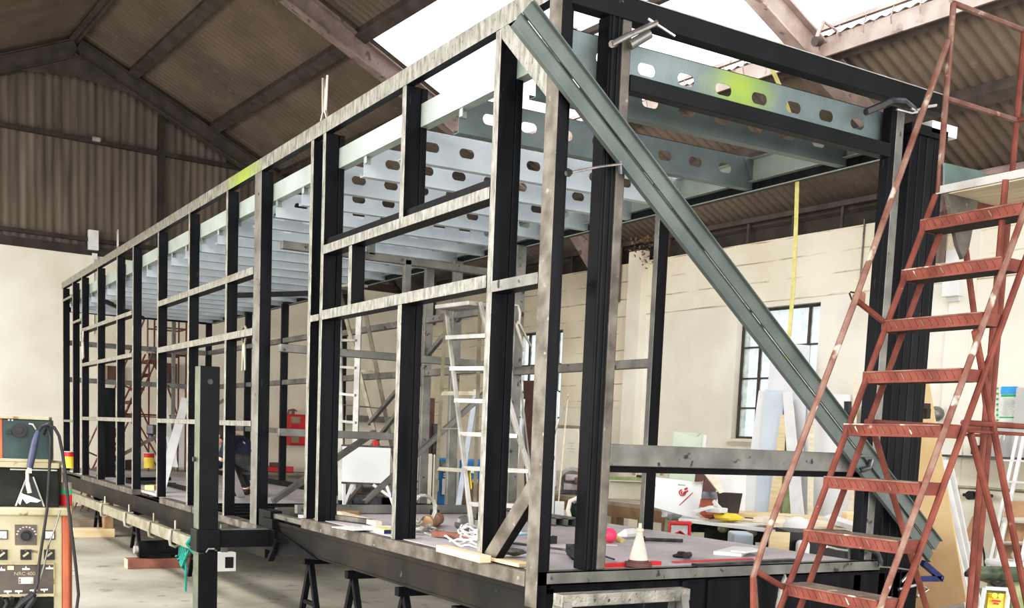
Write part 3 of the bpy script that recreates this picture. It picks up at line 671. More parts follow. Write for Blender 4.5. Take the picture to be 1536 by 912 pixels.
clamp_path('g_clamp', 'grey clamp holding the diagonal channel to the end post', -.08, [(1308,690),(1304,702),(1290,706)], .016, [(1290,684),(1306,684)], mf='clampd')
# blue clamp at the foot of the brace
t = thing('trigger_clamp', 'dark blue clamp gripping the foot of the diagonal channel', 'clamp', at(1395,855,y=-.1))
b = MB(); b.bar(at(1384,844,y=-.12), at(1412,868,y=-.12), .03, .035); b.bar(at(1412,868,y=-.12), at(1375,868,y=-.12), .03, .035); b.ball(at(1411,867,y=-.12), .022, 10); b.build('jaw', 'bluec', t, world=True)
b = MB(); b.tube([at(1352,873,y=-.12), at(1364,860,y=-.12), at(1371,848,y=-.12)], .010, 8); b.tube([at(1348,884,y=-.1), at(1380,876,y=-.1), at(1392,884,y=-.1), at(1375,895,y=-.1)], .010, 8); b.build('bar', 'steelc', t, world=True)
# locking pliers
pliers('rusty-white locking pliers standing on the near top rail, largest pair above the frame', (.03, 3.14, 3.90), (PI, .0, PI/2), 1.25)
pliers('small pale locking pliers on far length of the top rail', (.03, 10.4, 3.86), (PI, .1, PI/2), 1.1)
pliers('pale locking pliers hanging from mid rail at left end of frame', at(124,512,x=-.03), (.0, .2, PI/2), 1.3)
pliers('brass-coloured locking pliers hanging under mid rail behind the black leg', at(366,515,x=.05), (0, 0, PI/2), 1.2, 'aluy')
pliers('white locking pliers clipped to the partition post behind the knee brace', at(776,484,y=4.1), (0, -.5, 0), 1.35)

# ================================================================== BLACK JACK LEG AND BITS ALONG THE NEAR SIDE
def leg(label, x, y, zt, arm=True, w=.155):
    t = thing('jack_leg', label, 'jack leg', (x, y, 0)); h = w/2
    b = MB(); b.box(-h, h, -h, h, .04, zt); b.box(-.14, .14, -.14, .14, 0, .04); o = b.build('leg_tube', ('blackmatt', 'leggreen'), t, bevel=.006); lt_ = o
    for p in o.data.polygons:
        if p.normal.x < -.9: p.material_index = 1
    b = MB(); b.tube([(0,-h-.004,zt-.12)]+[(0,-h-.006,zt-.12)], .022, 12); b.tube([(-h-.01,0,1.33),(-h-.03,0,1.33)], .02, 8); b.build('pin_hole', 'clampd', lt_)
    if arm:
        b = MB(); b.box(-h-.02, h+.02, -h-.02, h+.02, .60, .78); b.build('collar', 'blackmatt', t, bevel=.01)
        b = MB(); b.box(h, -x-.01, -.05, .05, .63, .77); b.m(1).box(h, -x-.01, -.05, .05, .77, .774); b.build('arm', ('blackmatt', 'steelc'), t)
        b = MB(); b.tube([(-.02,-h-.02,.60),(-.01,-h-.05,.63),(.03,-h-.05,.63),(.06,-h-.02,.61)], .008, 6); b.build('spring_clip', 'steelc', t)
    return t
leg('tall black steel jack leg standing on floor beside near side of the frame', -.555, 4.02, 2.06)
t = thing('steel_post', 'tall black square post standing on low deck by the last studs', 'post', (.30, 12.45, .765))
b = MB(); b.box(-.09, .09, -.09, .09, 0, 1.33); b.build('tube', 'black', t); b = MB(); b.box(-.14, .14, -.14, .14, 0, .02); b.build('base_plate', 'blackmatt', t)
# aluminium straight edge clamped to the chassis
t = thing('box_section', 'long pale aluminium box section clamped along the lower left of the chassis', 'metal bar', (-.25, 5.5, .45))
b = MB(); b.box(-.30, -.24, 5.5, 12.3, .445, .56); b.build('bar', 'aluy', t, world=True, bevel=.004)
for y in (6.1, 7.0, 8.2, 9.6):
    b = MB(); b.box(-.315, -.225, y, y+.04, .562, .575); b.cyl((-.27, y+.02, .57), (-.27, y+.02, .66), .010, 8); b.tube([(-.315,y+.02,.57),(-.325,y+.02,.48),(-.315,y+.02,.42),(-.27,y+.02,.40),(-.225,y+.02,.43)], .016, 6)
    o = b.build('bar_clamp', 'pliers' if y != 7.0 else 'aluy'); tag(o, {6.1:'pale bar clamp on the aluminium section nearest the black jack leg', 7.0:'pale bar clamp second along the aluminium section', 8.2:'pale bar clamp third along the aluminium section', 9.6:'pale bar clamp farthest along the aluminium section'}[y], 'clamp', 'clamps on the aluminium section')
b = MB(); b.tube([(-.27, 5.47, .57), (-.32, 5.47, .50), (-.27, 5.47, .42), (-.22, 5.47, .5), (-.27,5.47,.57)], .022, 8)
for k in range(6): b.tube([(-.27+.01*k, 5.6+.1*k, .43), (-.30+.02*k, 5.75+.1*k, .25), (-.24, 5.8+.08*k, .20+.02*k)], .012, 5)
b.tube([(-.27,5.7,.43),(-.26,5.75,.01)], .012, 5)
o = b.build('ratchet_strap', 'teal'); tag(o, 'teal webbing strap wound on the end of the aluminium section', 'strap')
# black motor on a timber baulk
o = MB().box(-.42, .35, 7.55, 7.72, 0, .11).build('timber_baulk', 'redbrown', bevel=.004); tag(o, 'short red-brown timber baulk on floor carrying black motor', 'timber')
b = MB(); b.box(-.425, -.418, 7.56, 7.71, .005, .105); eo = b.build('end_grain', 'pine', o, world=True)
t = thing('electric_motor', 'black ribbed electric motor lying on the red-brown timber baulk', 'motor', (-.1, 7.63, .115))
b = MB(); b.cyl((-.20,0,.09),(.22,0,.10),.085,14)
for k in range(8):
    a = PI*k/8*2; b.bar((-.18,.085*math.cos(a),.09+.085*math.sin(a)),(.2,.085*math.cos(a),.10+.085*math.sin(a)),.012,.02)
b.box(-.12,.14,-.08,.08,0,.03); b.build('body', 'blackmatt', t)
b = MB(); b.cyl((-.24,0,.09),(-.20,0,.09),.045,12); b.build('end_cap', 'alu', t)
# packing under the far chassis
for i, (x0, x1, y, z0, z1, w, m_, lb) in enumerate(((-.42,.12,11.0,0,.12,.2,'pine','pale timber baulk flat on floor under the left chassis'), (-.02,.10,11.0,.12,.5,.16,'wood','upright brown timber block standing on the pale baulk'), (-.25,.3,12.6,0,.1,.2,'woodg','grey timber baulk on floor under far end of chassis'))):
    o = MB().box(x0, x1, y, y+w, z0, z1).build('timber_block', m_, bevel=.004); tag(o, lb, 'timber')
def trestle(label, x0, x1, y, zt, m_='black', group=None, w=.05, spread=.24):
    t = thing('trestle', label, 'trestle', (0,0,0), group=group); t.location = (x0, y, 0)
    L = x1-x0
    b = MB(); b.box(0, L, -w*.6, w*.6, zt-.055, zt); b.build('top_bar', m_, t, bevel=.003)
    for xx in (.06, L-.06):
        for s in (-1, 1):
            b = MB(); b.bar((xx, 0, zt-.04), (xx, s*spread, 0.0), w*.8, w*.8, (1,0,0)); b.build('leg', m_, t)
        b = MB(); b.bar((xx, -spread*.55, zt*.42), (xx, spread*.55, zt*.42), .03, .03); b.build('spreader', m_, t)
    return t
for i, (y, lb) in enumerate(((3.30,'black steel trestle under the frame nearest the outrigger bracket'), (2.45,'black steel trestle second in line under the frame'), (1.62,'black steel trestle third in line under the frame'), (.85,'black steel trestle nearest the corner post under the frame'))):
    trestle(lb, -.0, 2.3, y, .62, group='black trestles under the frame')
for y, lb in ((6.6, 'black steel trestle under left part of chassis beside motor'), (9.4, 'black steel trestle under the far part of chassis'), (11.9, 'black steel trestle under the left end of frame')):
    trestle(lb, .0, 2.3, y, .50, group='black trestles under the frame')
# dirty white trestle in front of the sill
t = thing('sawhorse', 'grubby white-painted steel sawhorse standing in front of the end sill', 'trestle', (-.06, -.30, 0))
b = MB(); b.box(0, .80, -.04, .04, .80, .862); b.build('top_bar', 'ground', t, bevel=.004)
for xx in (.03, .76):
    for s in (-1, 1):
        b = MB(); b.bar((xx, s*.02, .82), (xx, s*.22, 0), .05, .045, (1,0,0)); b.build('leg', 'grey', t)
# small white control box under the chassis
t = thing('socket_box', 'small white plastic box hanging under the chassis beside black jack leg', 'box', (-.12, 5.0, .30)); 
b = MB(); b.box(-.1,.1,-.05,.05,0,.17); b.m(1).box(.0,.075,-.055,-.048,.03,.13); b.build('case', ('white','blackp'), t, bevel=.01); b = MB(); b.box(-.03,.03,-.02,.02,.17,.42); b.build('bracket','grey',t)

# ================================================================== WELDING SET, LEFT FOREGROUND
D = 6.5; WO = at(105, 765, d=D); WO.z = 0; KX = D/FPX
WR = Vector((RT.x, RT.y, 0)).normalized(); WA = math.atan2(WR.y, WR.x); WT = WA+math.radians(21)
def wx(px): return (px-105)*KX/1.09
def wz(py): return 1.06-(py-765)*KX
t = thing('welding_set', 'cream and orange enamel welding rectifier cabinet with dials and dark lower panel', 'welder', WO, WT)
xl = -.66
b = MB(); b.box(xl, wx(93), .0, .55, .06, wz(765)); b.build('cabinet', 'weldc', t, bevel=.008)
b = MB(); b.box(wx(93), 0, -.01, .55, .06, wz(767)); b.box(xl, xl+.05, -.01, .55, .06, wz(767)); b.build('corner_trim', 'orange', t, bevel=.012)
b = MB(); b.box(xl-.01, .01, -.03, .56, wz(775), wz(763)); b.build('lid', 'weldc', t, bevel=.01)
b = MB(); b.box(wx(23), wx(55), -.006, 0, wz(819), wz(789)); dp_ = b.build('dial_plate', 'panel', t)
b = MB(); b.cyl((wx(40), -.006, wz(805)), (wx(40), -.03, wz(805)), .032, 18); b.cyl((wx(40), -.03, wz(805)), (wx(40), -.05, wz(805)), .024, 18, .02)
b.build('dial', 'blackp', dp_)
b = MB()
for k in range(9):
    a = PI*(.05+.9*k/8); b.box(wx(40)+.052*math.cos(a)-.005, wx(40)+.052*math.cos(a)+.005, -.008, -.006, wz(805)+.052*math.sin(a)-.004, wz(805)+.052*math.sin(a)+.004)
b.build('dial_marks', 'alu', dp_)
for x0, x1 in ((-8, 13), (66, 83)):
    b = MB(); b.box(wx(x0), wx(x1), -.008, 0, wz(811), wz(797)); b.m(1).box(wx(x0)+.008, wx(x1)-.008, -.01, -.008, wz(809), wz(799)); b.m(0).bar((wx((x0+x1)/2), -.011, wz(809)), (wx(x1-4), -.011, wz(802)), .002, .003); b.build('meter', ('panel', 'white'), t)
for x0 in (-4, 31, 66):
    b = MB(); b.box(wx(x0), wx(x0+16), -.012, 0, wz(841), wz(826)); b.m(1).bar((wx(x0+4), -.014, wz(836)), (wx(x0+12), -.014, wz(830)), .004, .012); b.m(1)
    b.box(wx(x0+7), wx(x0+9), -.014, -.012, wz(828), wz(827)); b.build('switch', ('blackp', 'weldc'), t, bevel=0)
b = MB(); b.box(xl+.05, wx(80), -.010, 0, wz(892), wz(848)); lp_ = b.build('lower_panel', 'panel', t)
b = MB(); b.box(xl+.05, wx(81), -.022, 0, wz(848), wz(846)); b.box(xl+.05, wx(81), -.03, 0, wz(896), wz(892)); b.box(wx(80), wx(81.5), -.015, 0, wz(892), wz(848)); b.build('panel_trim', 'weldc', t)
tm = text_mesh('NRC 400', 15*KX*.50); o = bpy.data.objects.new('lettering', tm); tm.materials.append(T['weldc']); COL.objects.link(o); o.parent = lp_; o.location = (wx(37), -.012, wz(862)); o.rotation_euler = (PI/2, 0, 0)
b = MB(); b.box(wx(28), wx(50), -.013, -.01, wz(877), wz(867)); b.m(1).box(wx(29), wx(31), -.015, -.012, wz(872), wz(869)); b.m(1).box(wx(29), wx(31), -.015, -.012, wz(876), wz(873)); b.build('rating_plate', ('alu','panel'), lp_)
b = MB()
for x, y_, s in ((3,856,1),(39,855,1),(74,854,1),(12,888,-1),(28,888,-1),(50,887,-1),(66,886,-1)):
    b.box(wx(x-5.5), wx(x+5.5), -.013, -.01, wz(y_+1.2), wz(y_-1.2)); b.add([(wx(x-1.6),-.0125,wz(y_-1*s)),(wx(x+1.6),-.0125,wz(y_-1*s)),(wx(x),-.0125,wz(y_-5*s))], [(0,1,2)])
b.build('terminal_labels', 'white', lp_)
b = MB(); b.box(wx(12), wx(21), -.0135, -.01, wz(856), wz(850)); b.build('sticker', 'strap', lp_)
b = MB(); b.box(xl+.05, wx(80), -.006, .0, .10, wz(897)); b.build('terminal_recess', 'mossy', t)
b = MB()
for x in (2, 18, 34): b.tube([(wx(x), -.01, wz(900)), (wx(x), -.05, wz(900)), (wx(x), -.07, wz(903))], .022, 8)
b.build('terminal', 'blackp', t)
for i, pts in enumerate(([(28,912+40),(26,912),(34,903),(48,893),(51,889)], [(40,950),(42,910),(50,899),(52,894)], [(5,940),(8,912),(12,903),(9,897)])):
    c = MB(); c.tube([(wx(x), -.08, wz(y_)) for x, y_ in pts], .022 if i < 2 else .012, 8); c.build('welding_lead', 'rubber', t)
# drawer-like lower wire box and feeder on top, each lifts off
t = thing('wire_feed_box', 'dark scuffed steel wire feed box with triangular opening on top of welding cabinet', 'wire feeder', WO+Vector((0,0,wz(763))), WT)
B0 = wz(763); 
b = MB(); b.box(xl+.05, wx(88), .03, .5, 0, wz(705)-B0); b.build('case', 'mossy', t, bevel=.006)
b = MB(); b.box(xl+.04, wx(89), .0, .52, wz(705)-B0, wz(697)-B0); b.m(1).box(wx(16), wx(86), .012, .03, wz(709)-B0, wz(706.5)-B0); b.build('lid', ('weldc','alu'), t, bevel=.004)
b = MB(); b.add([(wx(24), .024, 0.004), (wx(66), .024, .004), (wx(50), .024, wz(718)-B0), (wx(41), .024, wz(718)-B0)], [(0,1,2,3)]); b.build('opening', 'blackp', t)
b = MB(); b.tube([(wx(24), .02, .004), (wx(41), .02, wz(718)-B0)], .005, 5); b.tube([(wx(66), .02, .004), (wx(50), .02, wz(718)-B0)], .005, 5); b.build('opening_edge', 'alu', t)
b = MB(); pts = [(28,757),(33,742),(36,744),(44,746),(62,753),(56,756),(46,755),(40,758),(34,750),(31,760)]
b.poly([(wx(x), .016, wz(y_)-B0) for x, y_ in pts], .012, (0,-1,0)); o = b.build('paper_scrap', 'cloth', bevel=0); o.location = WO+Vector((0,0,B0)); o.rotation_euler.z = WT; tag(o, 'crumpled white rag lying in the opening of the dark wire box', 'rag')
t = thing('welding_controller', 'dark teal control unit with round dial and cream lid, topmost of welding stack', 'control unit', WO+Vector((0,0,wz(697))), WT)
B1 = wz(697)
b = MB(); b.box(xl+.05, wx(76), .05, .45, 0.01, wz(634)-B1); b.m(1).box(xl+.05, wx(5), .045, .45, 0, wz(634)-B1); b.build('case', ('tealdark', 'orange'), t, bevel=.005)
b = MB(); b.box(xl+.03, wx(74), .03, .46, wz(634)-B1, wz(629)-B1); b.box(xl+.03, wx(76), .03, .46, -.0, .02); b.build('lid', 'weldc', t, bevel=.004)
b = MB(); b.cyl((wx(30), .05, wz(650)-B1), (wx(30), .03, wz(650)-B1), .042, 20); b.cyl((wx(30), .03, wz(650)-B1), (wx(30), .01, wz(650)-B1), .02, 12); b.cyl((wx(15), .05, wz(653)-B1), (wx(15), .03, wz(653)-B1), .014, 10); b.build('dial', 'blackp', t)
b = MB(); b.box(wx(13), wx(16), .04, .05, wz(637)-B1, wz(634.5)-B1); b.box(wx(18), wx(21), .04, .05, wz(637)-B1, wz(634.5)-B1); b.tube([(wx(44), .04, wz(640)-B1), (wx(50), .03, wz(641)-B1), (wx(54), .04, wz(648)-B1)], .006, 6); b.build('fittings', 'alu', t)
# torch
t = thing('welding_torch', 'navy handled welding torch hung over the stack with black hose', 'torch', WO, WT)
b = MB(); b.tube([(wx(58), -.03, wz(650)), (wx(54), -.04, wz(664)), (wx(50), -.05, wz(684)), (wx(46), -.05, wz(704))], .021, 10, radii=[.013,.019,.021,.018]); b.build('handle', 'torchblue', t)
b = MB(); b.tube([(wx(46), -.05, wz(704)), (wx(42.5), -.05, wz(710)), (wx(42.5), -.05, wz(724)), (wx(45.5), -.05, wz(738))], .011, 8); b.tube([(wx(42.5), -.05, wz(726)), (wx(46), -.05, wz(741))], .015, 8); b.box(wx(45), wx(49), -.06, -.04, wz(712), wz(704)); b.build('nozzle', 'pliers', t)
b = MB(); b.tube([(wx(58), -.03, wz(651)), (wx(64), -.03, wz(643)), (wx(73), -.03, wz(640)), (wx(82), -.03, wz(644)), (wx(89), -.03, wz(656)), (wx(94), -.03, wz(680)), (wx(99), -.04, wz(715)), (wx(103), -.06, wz(760)), (wx(108), -.06, wz(800)), (wx(114), -.06, wz(850)), (wx(118), -.06, wz(892)), (wx(115), -.06, wz(915)), (wx(100), -.15, wz(965)), (wx(60), -.3, .03)], .0095, 8); b.build('hose', 'rubber', t)
b = MB(); b.tube([(wx(66), .02, wz(655)), (wx(72), -.01, wz(642)), (wx(77), -.04, wz(660)), (wx(75), -.04, wz(700)), (wx(71), -.05, wz(765)), (wx(65), -.05, wz(805)), (wx(59), -.05, wz(845)), (wx(57), -.06, wz(875)), (wx(51), -.08, wz(892))], .0085, 8); b.build('hose', 'rubber', t)
b = MB(); b.tube([(wx(91), -.05, wz(765)), (wx(84), -.05, wz(790)), (wx(74), -.05, wz(815)), (wx(66), -.05, wz(850)), (wx(60), -.05, wz(870)), (wx(52), -.05, wz(885))], .005, 6); b.build('earth_wire', 'grey', t)
t = thing('paint_tin', 'small red and green banded tin on right corner of the welding cabinet', 'tin', WO+Vector((0,0,wz(765)))+WR*wx(97), WT)
b = MB(); b.cyl((0,.2,0),(0,.2,.075),.035,14); b.build('body','redb',t); b = MB(); b.cyl((0,.2,.075),(0,.2,.105),.0352,14); b.build('band','posterg',t); b = MB(); b.cyl((0,.2,.105),(0,.2,.15),.0345,14); b.build('collar','aluy',t)
# ================================================================== helpers for furniture
def HC(p): return Vector((p.dot(HU), p.dot(HV), p.z))
def one(name, label, cat, mb, mats, group=None, bevel=0., rotz=None, loc=None):
    o = mb.build(name, mats, bevel=bevel, rotz=rotz, loc=loc); return tag(o, label, cat, group)
def fbox(b, x0, y0, x1, y1, d, th=.1, ang=0.):
    """a box whose front, square to the aisle, spans these sizes at distance d"""
    c = at((x0+x1)/2, (y0+y1)/2, d=d); w = abs(x1-x0)*d/FPX; h = abs(y1-y0)*d/FPX
    r = Matrix.Rotation(ang, 3, 'Z') @ WR; f = Vector((-r.y, r.x, 0)); z = Vector((0, 0, 1)); vs = []
    for k in (0, 1):
        for a, e in ((-1,-1),(1,-1),(1,1),(-1,1)): vs.append(c + r*(a*w/2) + z*(e*h/2) + f*(k*th))
    return b.add(vs, [(0,1,2,3),(7,6,5,4),(0,4,5,1),(1,5,6,2),(2,6,7,3),(3,7,4,0)])
def wbox(b, x0, y0, x1, y1, th=.1, wall='r', off=0.):
    """a box fixed to the right wall or the gable"""
    if wall == 'r': p, q = HC(at(x0, y0, u=WU-off)), HC(at(x1, y1, u=WU-off)); return b.box(WU-off-th, WU-off, q.y, p.y, q.z, p.z)
    p, q = HC(at(x0, y0, v=VF-off)), HC(at(x1, y1, v=VF-off)); return b.box(p.x, q.x, VF-off-th, VF-off, q.z, p.z)
def wone(name, label, cat, b, mats, group=None, bevel=0.): return one(name, label, cat, b, mats, group, bevel, rotz=HANG)
def pq(b, pts, th=.02, nrm=(-1,-.3,0)):
    return b.poly([at(*p[:2], **p[2]) for p in pts], th, nrm)
def board(name, label, pts, m_, cat='board', th=.02, group=None):
    b = MB(); pq(b, pts, th, HU*-1); return one(name, label, cat, b, m_, group)
def aframe(label, FL, FR, RL, RR, TL, TR, steps_, m_='alu', deckz=None, tray=True):
    FL, FR, RL, RR, TL, TR = map(Vector, (FL, FR, RL, RR, TL, TR))
    t = thing('step_ladder', label, 'ladder', (FL+FR+RL+RR)/4)
    up = (FR-FL).normalized()
    for p, q in ((FL, TL), (FR, TR)):
        b = MB(); b.bar(p, q, .028, .07, up.cross((q-p).normalized())); b.build('stile', m_, t, world=True, bevel=.004)
    for p, q in ((RL, TL), (RR, TR)):
        b = MB(); b.bar(p, q, .028, .045, up.cross((q-p).normalized())); b.build('rear_leg', 'aluy', t, world=True)
    for i in range(1, steps_):
        k = i/steps_; b = MB(); b.bar(FL.lerp(TL, k), FR.lerp(TR, k), .085, .028); b.build('tread', m_, t, world=True)
    for k in (.25, .62): b = MB(); b.bar(RL.lerp(TL, k), RR.lerp(TR, k), .03, .03); b.build('rear_brace', 'aluy', t, world=True)
    b = MB(); b.bar(TL, TR, .20, .03); b.build('top_tread', m_, t, world=True, bevel=.004)
    for p, q in ((FL, FL), (FR, FR), (RL, RL), (RR, RR)):
        b = MB(); b.box(p.x-.03, p.x+.03, p.y-.03, p.y+.03, p.z-.0, p.z+.05); b.build('foot', 'rubber', t, world=True)
    for a, c in ((FL, RL), (FR, RR)): b = MB(); b.tube([a.lerp(TL if a is FL else TR, .45), c.lerp(TL if a is FL else TR, .45)], .006, 5); b.build('stay', 'aluy', t, world=True)
    return t

# ================================================================== INSIDE THE FRAME
Z1, Z0 = .925, .765
aframe('tall aluminium step ladder standing on deck behind the knee-braced stud', (.48, 1.50, Z1), (.93, 1.27, Z1), (1.20, 3.45, Z1), (1.36, 3.05, Z1), (.81, 2.62, 2.53), (.86, 2.20, 2.53), 7)
L2 = at(509, 470, z=2.9)
fl = at(512, 757, z=Z0); 
aframe('slim aluminium step ladder inside frame behind the paired studs', fl, at(530, 755, z=Z0), at(588, 752, z=Z0), at(604, 750, z=Z0), at(508, 432, x=fl.x+.25), at(540, 428, x=fl.x+.25), 8)
b = MB(); b.box(0, .075, .01, .02, 0, .16)
b = MB(); pq(b, [(699,703,dict(x=.60)),(706,706,dict(x=.60)),(708,733,dict(x=.56)),(702,737,dict(x=.56))], .004, (-1,0,0)); one('warning_label', 'small yellow and black label stuck on the stile of the tall aluminium step ladder', 'label', b, 'yellow')
# crossed white boards on the low deck
def plank(name, label, p, q, w, h, m_, cat='plank', group=None, up=(0,0,1)):
    b = MB(); b.bar(p, q, w, h, up); return one(name, label, cat, b, m_, group, bevel=.003)
plank('white_plank', 'long white perforated plank leaning up inside the left bay', at(240,740,z=Z0), at(279,598,x=.95), .02, .11, 'white', up=(1,0,0))
plank('white_plank', 'white plank crossing the long one at a steep angle in left bay', at(262,700,x=.8), at(247,612,x=1.1), .02, .09, 'white', up=(1,0,0))
plank('white_plank', 'short white plank leaning beside the crouching person', at(362,746,z=Z0), at(342,694,x=.45), .02, .09, 'white', up=(1,0,0))
plank('white_plank', 'small white plank end upright beside the persons feet', at(356,712,x=1.2), at(367,690,x=1.2), .03, .07, 'white', up=(1,0,0))
fb = MB(); fbox(fb, 217, 728, 231, 735, (at(224, 735, z=Z0)-CAMP).dot(FW), .2); one('foam_block', 'pale yellow block lying on low deck behind the third stud', 'block', fb, 'strap')
for i, (a, c, lb) in enumerate((((190,722),(262,727),'dark steel tube on low deck nearest the near sill'), ((190,719),(255,718),'dark steel tube on low deck behind the yellow block'), ((256,727),(300,738),'dark steel tube lying at an angle beside the white planks'))):
    b = MB(); b.bar(at(*a, z=Z0+.03), at(*c, z=Z0+.03), .05, .05); one('steel_tube', lb, 'tube', b, 'black', bevel=.003)
# white folding stand
t = thing('folding_table', 'white-fronted folding stand with splayed legs on the low deck', 'table', at(545, 758, z=Z0)); d_ = 11.9
b = MB(); fbox(b, 513, 671, 585, 724, d_, .03); b.build('panel', 'whitep', t, world=True)
b = MB(); fbox(b, 512, 668.5, 586, 671, d_, .4); fbox(b, 512, 724, 586, 727, d_, .05); b.build('edge', 'clampd', t, world=True)
for p, q in (((516,726),(516,758)), ((528,727),(516,757)), ((580,727),(590,757)), ((560,727),(584,744))):
    b = MB(); b.bar(at(*p, d=d_), at(*q, d=d_), .03, .03); b.build('leg', 'white', t, world=True)
b = MB(); b.bar(at(542,728, d=d_+.3), at(518,758, d=d_+.1), .05, .03); b.build('leg', 'grey', t, world=True)
b = MB(); fbox(b, 542, 732, 572, 740, 12.3, .3); fbox(b, 530, 745, 572, 757, 12.4, .3); one('steel_offcuts', 'dark offcut stack under the white-fronted stand', 'offcuts', b, 'clampd')
# deck clutter near the camera
def lump(b, c, r, sc, seed, n=14):
    q = random.Random(seed); k = len(b.v); b.ball(c, r, n, sc)
    for i in range(k, len(b.v)):
        e = Vector(c); b.v[i] = e + (b.v[i]-e)*(1+q.uniform(-.22, .22))
    return b
q = random.Random(5)
for i, (lb, cx, cy, n, sp, m_, rr) in enumerate((('tangled heap of white cable lying on the deck in front of the light blue cloth', .42, 1.42, 7, .17, 'cloth', .0075), ('loose grey cable tangle on deck beside the brown glove', .36, 2.12, 6, .16, 'alu', .0085), ('pile of white flex by the yellow timber batten', .32, 1.02, 5, .13, 'white', .006))):
    b = MB()
    for k in range(n):
        ox, oy = q.uniform(-sp*.5, sp*.5), q.uniform(-sp, sp); r0 = q.uniform(.06, .15); pts = []
        e = q.uniform(.5, 1.0); ph = q.uniform(0, 6)
        for j in range(26):
            a = ph+j*.27; rad = r0*(1+.2*math.sin(j*.7+ph)); pts.append((cx+ox+rad*math.cos(a)*e, cy+oy+rad*math.sin(a)*1.3, Z1+.012+.012*k+.01*math.sin(j*1.3)))
        b.tube(pts, rr, 6)
    one('cable_heap', lb, 'cable', b, m_)
b = MB(); pts = []
for j in range(60): a = j*.5; pts.append((.50+.10*math.cos(a)*(1+.1*math.sin(j)), 2.28+.015*math.sin(j*1.7), Z1+.13+.115*math.sin(a)))
b.tube(pts, .011, 6); one('cable_coil', 'upright coil of mottled grey hose behind the door stud', 'hose', b, 'alu')
b = MB(); P = [(.33,2.40,Z1+.30),(.33,2.42,Z1+.22),(.35,2.42,Z1+.12),(.40,2.36,Z1+.05),(.48,2.3,Z1+.03)]; b.m(1).tube(P[:2], .016, 8); b.m(0).tube(P[1:], .018, 8)
one('torch_lead', 'grey lead with a purple end standing up beside door stud', 'cable', b, ('alu', 'bluec'))
# light blue cloth, glove, packet
b = MB(); z = Z1+.02
b.add([(.55,1.62,z+.10),(.62,1.55,z+.12),(.64,1.36,z+.03),(.58,1.22,z+.04),(.70,1.10,z+.10),(.74,1.20,z+.03),(.66,1.42,z+.11),(.70,1.58,z+.05)], [(0,1,6,7),(1,2,6),(2,3,5,6),(3,4,5)])
o = one('cloth', 'light blue cloth strip crumpled on the deck', 'cloth', b, 'lightblue'); sd = o.modifiers.new('s', 'SOLIDIFY'); sd.thickness = .012; o.modifiers.new('ss', 'SUBSURF').render_levels = 2
b = MB(); b.tube([at(628,787,z=Z1+.03), at(640,784,z=Z1+.05), at(652,780,z=Z1+.05), at(656,779,z=Z1+.05)], .05, 10, radii=[.02,.05,.045,.04]); b.m(1).cyl(at(653,780,z=Z1+.05), at(657,778,z=Z1+.05), .048, 10)
one('work_glove', 'brown leather glove with red cuff lying on the deck', 'glove', b, ('cardboard', 'redbrown'))
b = MB(); lump(b, at(698,786,z=Z1+.06), .07, (1,1,.8), 3); b.tube([at(690,790,z=Z1+.03), at(708,782,z=Z1+.05)], .02, 8); one('angle_grinder', 'small green-grey angle grinder lying beside the light blue cloth', 'power tool', b, 'grey')
b = MB(); p0 = at(566,793,z=Z1+.01); b.box(p0.x-.06, p0.x+.14, p0.y-.25, p0.y+.12, Z1, Z1+.02); b.m(1).box(p0.x-.06, p0.x+.04, p0.y-.25, p0.y-.06, Z1+.02, Z1+.03); b.m(2).box(p0.x-.065, p0.x+.06, p0.y-.26, p0.y-.25, Z1, Z1+.025)
one('sanding_packet', 'white and pale green packet with blue corner on the sill edge', 'packet', b, ('cloth', 'strap', 'bluec'))
b = MB(); b.bar(at(512,790,z=Z1+.01), at(545,795,z=Z1+.01), .16, .006); one('paper_sheet', 'sheet of white paper on the deck edge', 'paper', b, 'white')
for i, (a, c, m_, lb) in enumerate((((492,774),(560,783),'rusty','brown batten on deck nearest the paired studs'), ((510,770),(568,786),'pale','pale batten lying across the brown one'), ((492,768),(540,770),'wood','short brown offcut behind the battens'), ((650,800),(712,806),'redbrown','thin brown batten on deck under the light blue cloth'))):
    plank('timber_batten', lb, at(*a, z=Z1+.025), at(*c, z=Z1+.025), .05, .035, m_)
plank('timber_batten', 'pale yellow timber batten lying along near edge of the deck', at(662,822,z=Z1+.02), at(728,839,z=Z1+.02), .07, .04, 'pine')
plank('timber_batten', 'second pale yellow batten on deck end behind the knee brace', at(745,838,z=Z1+.012), at(790,848,z=Z1+.012), .10, .02, 'pine')
b = MB(); lump(b, at(770,828,z=Z1+.03), .05, (1.5,1,.4), 8); one('metal_scraps', 'small heap of metal scraps on the deck behind knee brace', 'scraps', b, 'rusty'); 
# bar clamp on the deck
t = thing('bar_clamp', 'long black bar clamp lying on deck behind the doorway post', 'clamp', at(810,820,z=Z1))
b = MB(); b.bar(at(745,812,z=Z1+.03), at(858,826,z=Z1+.03), .02, .012); b.build('bar', 'clampd', t, world=True)
b = MB(); lump(b, at(862,829,z=Z1+.04), .045, (1,1,1), 4, 10); b.bar(at(855,822,z=Z1+.05), at(870,833,z=Z1+.05), .05, .05); b.build('jaw', 'blackp', t, world=True)
b = MB(); b.tube([at(905,834,z=Z1+.015), at(921,839,z=Z1+.015)], .006, 6); one('steel_rod', 'thin dark rod on deck beside the doorway post', 'rod', b, 'clampd')
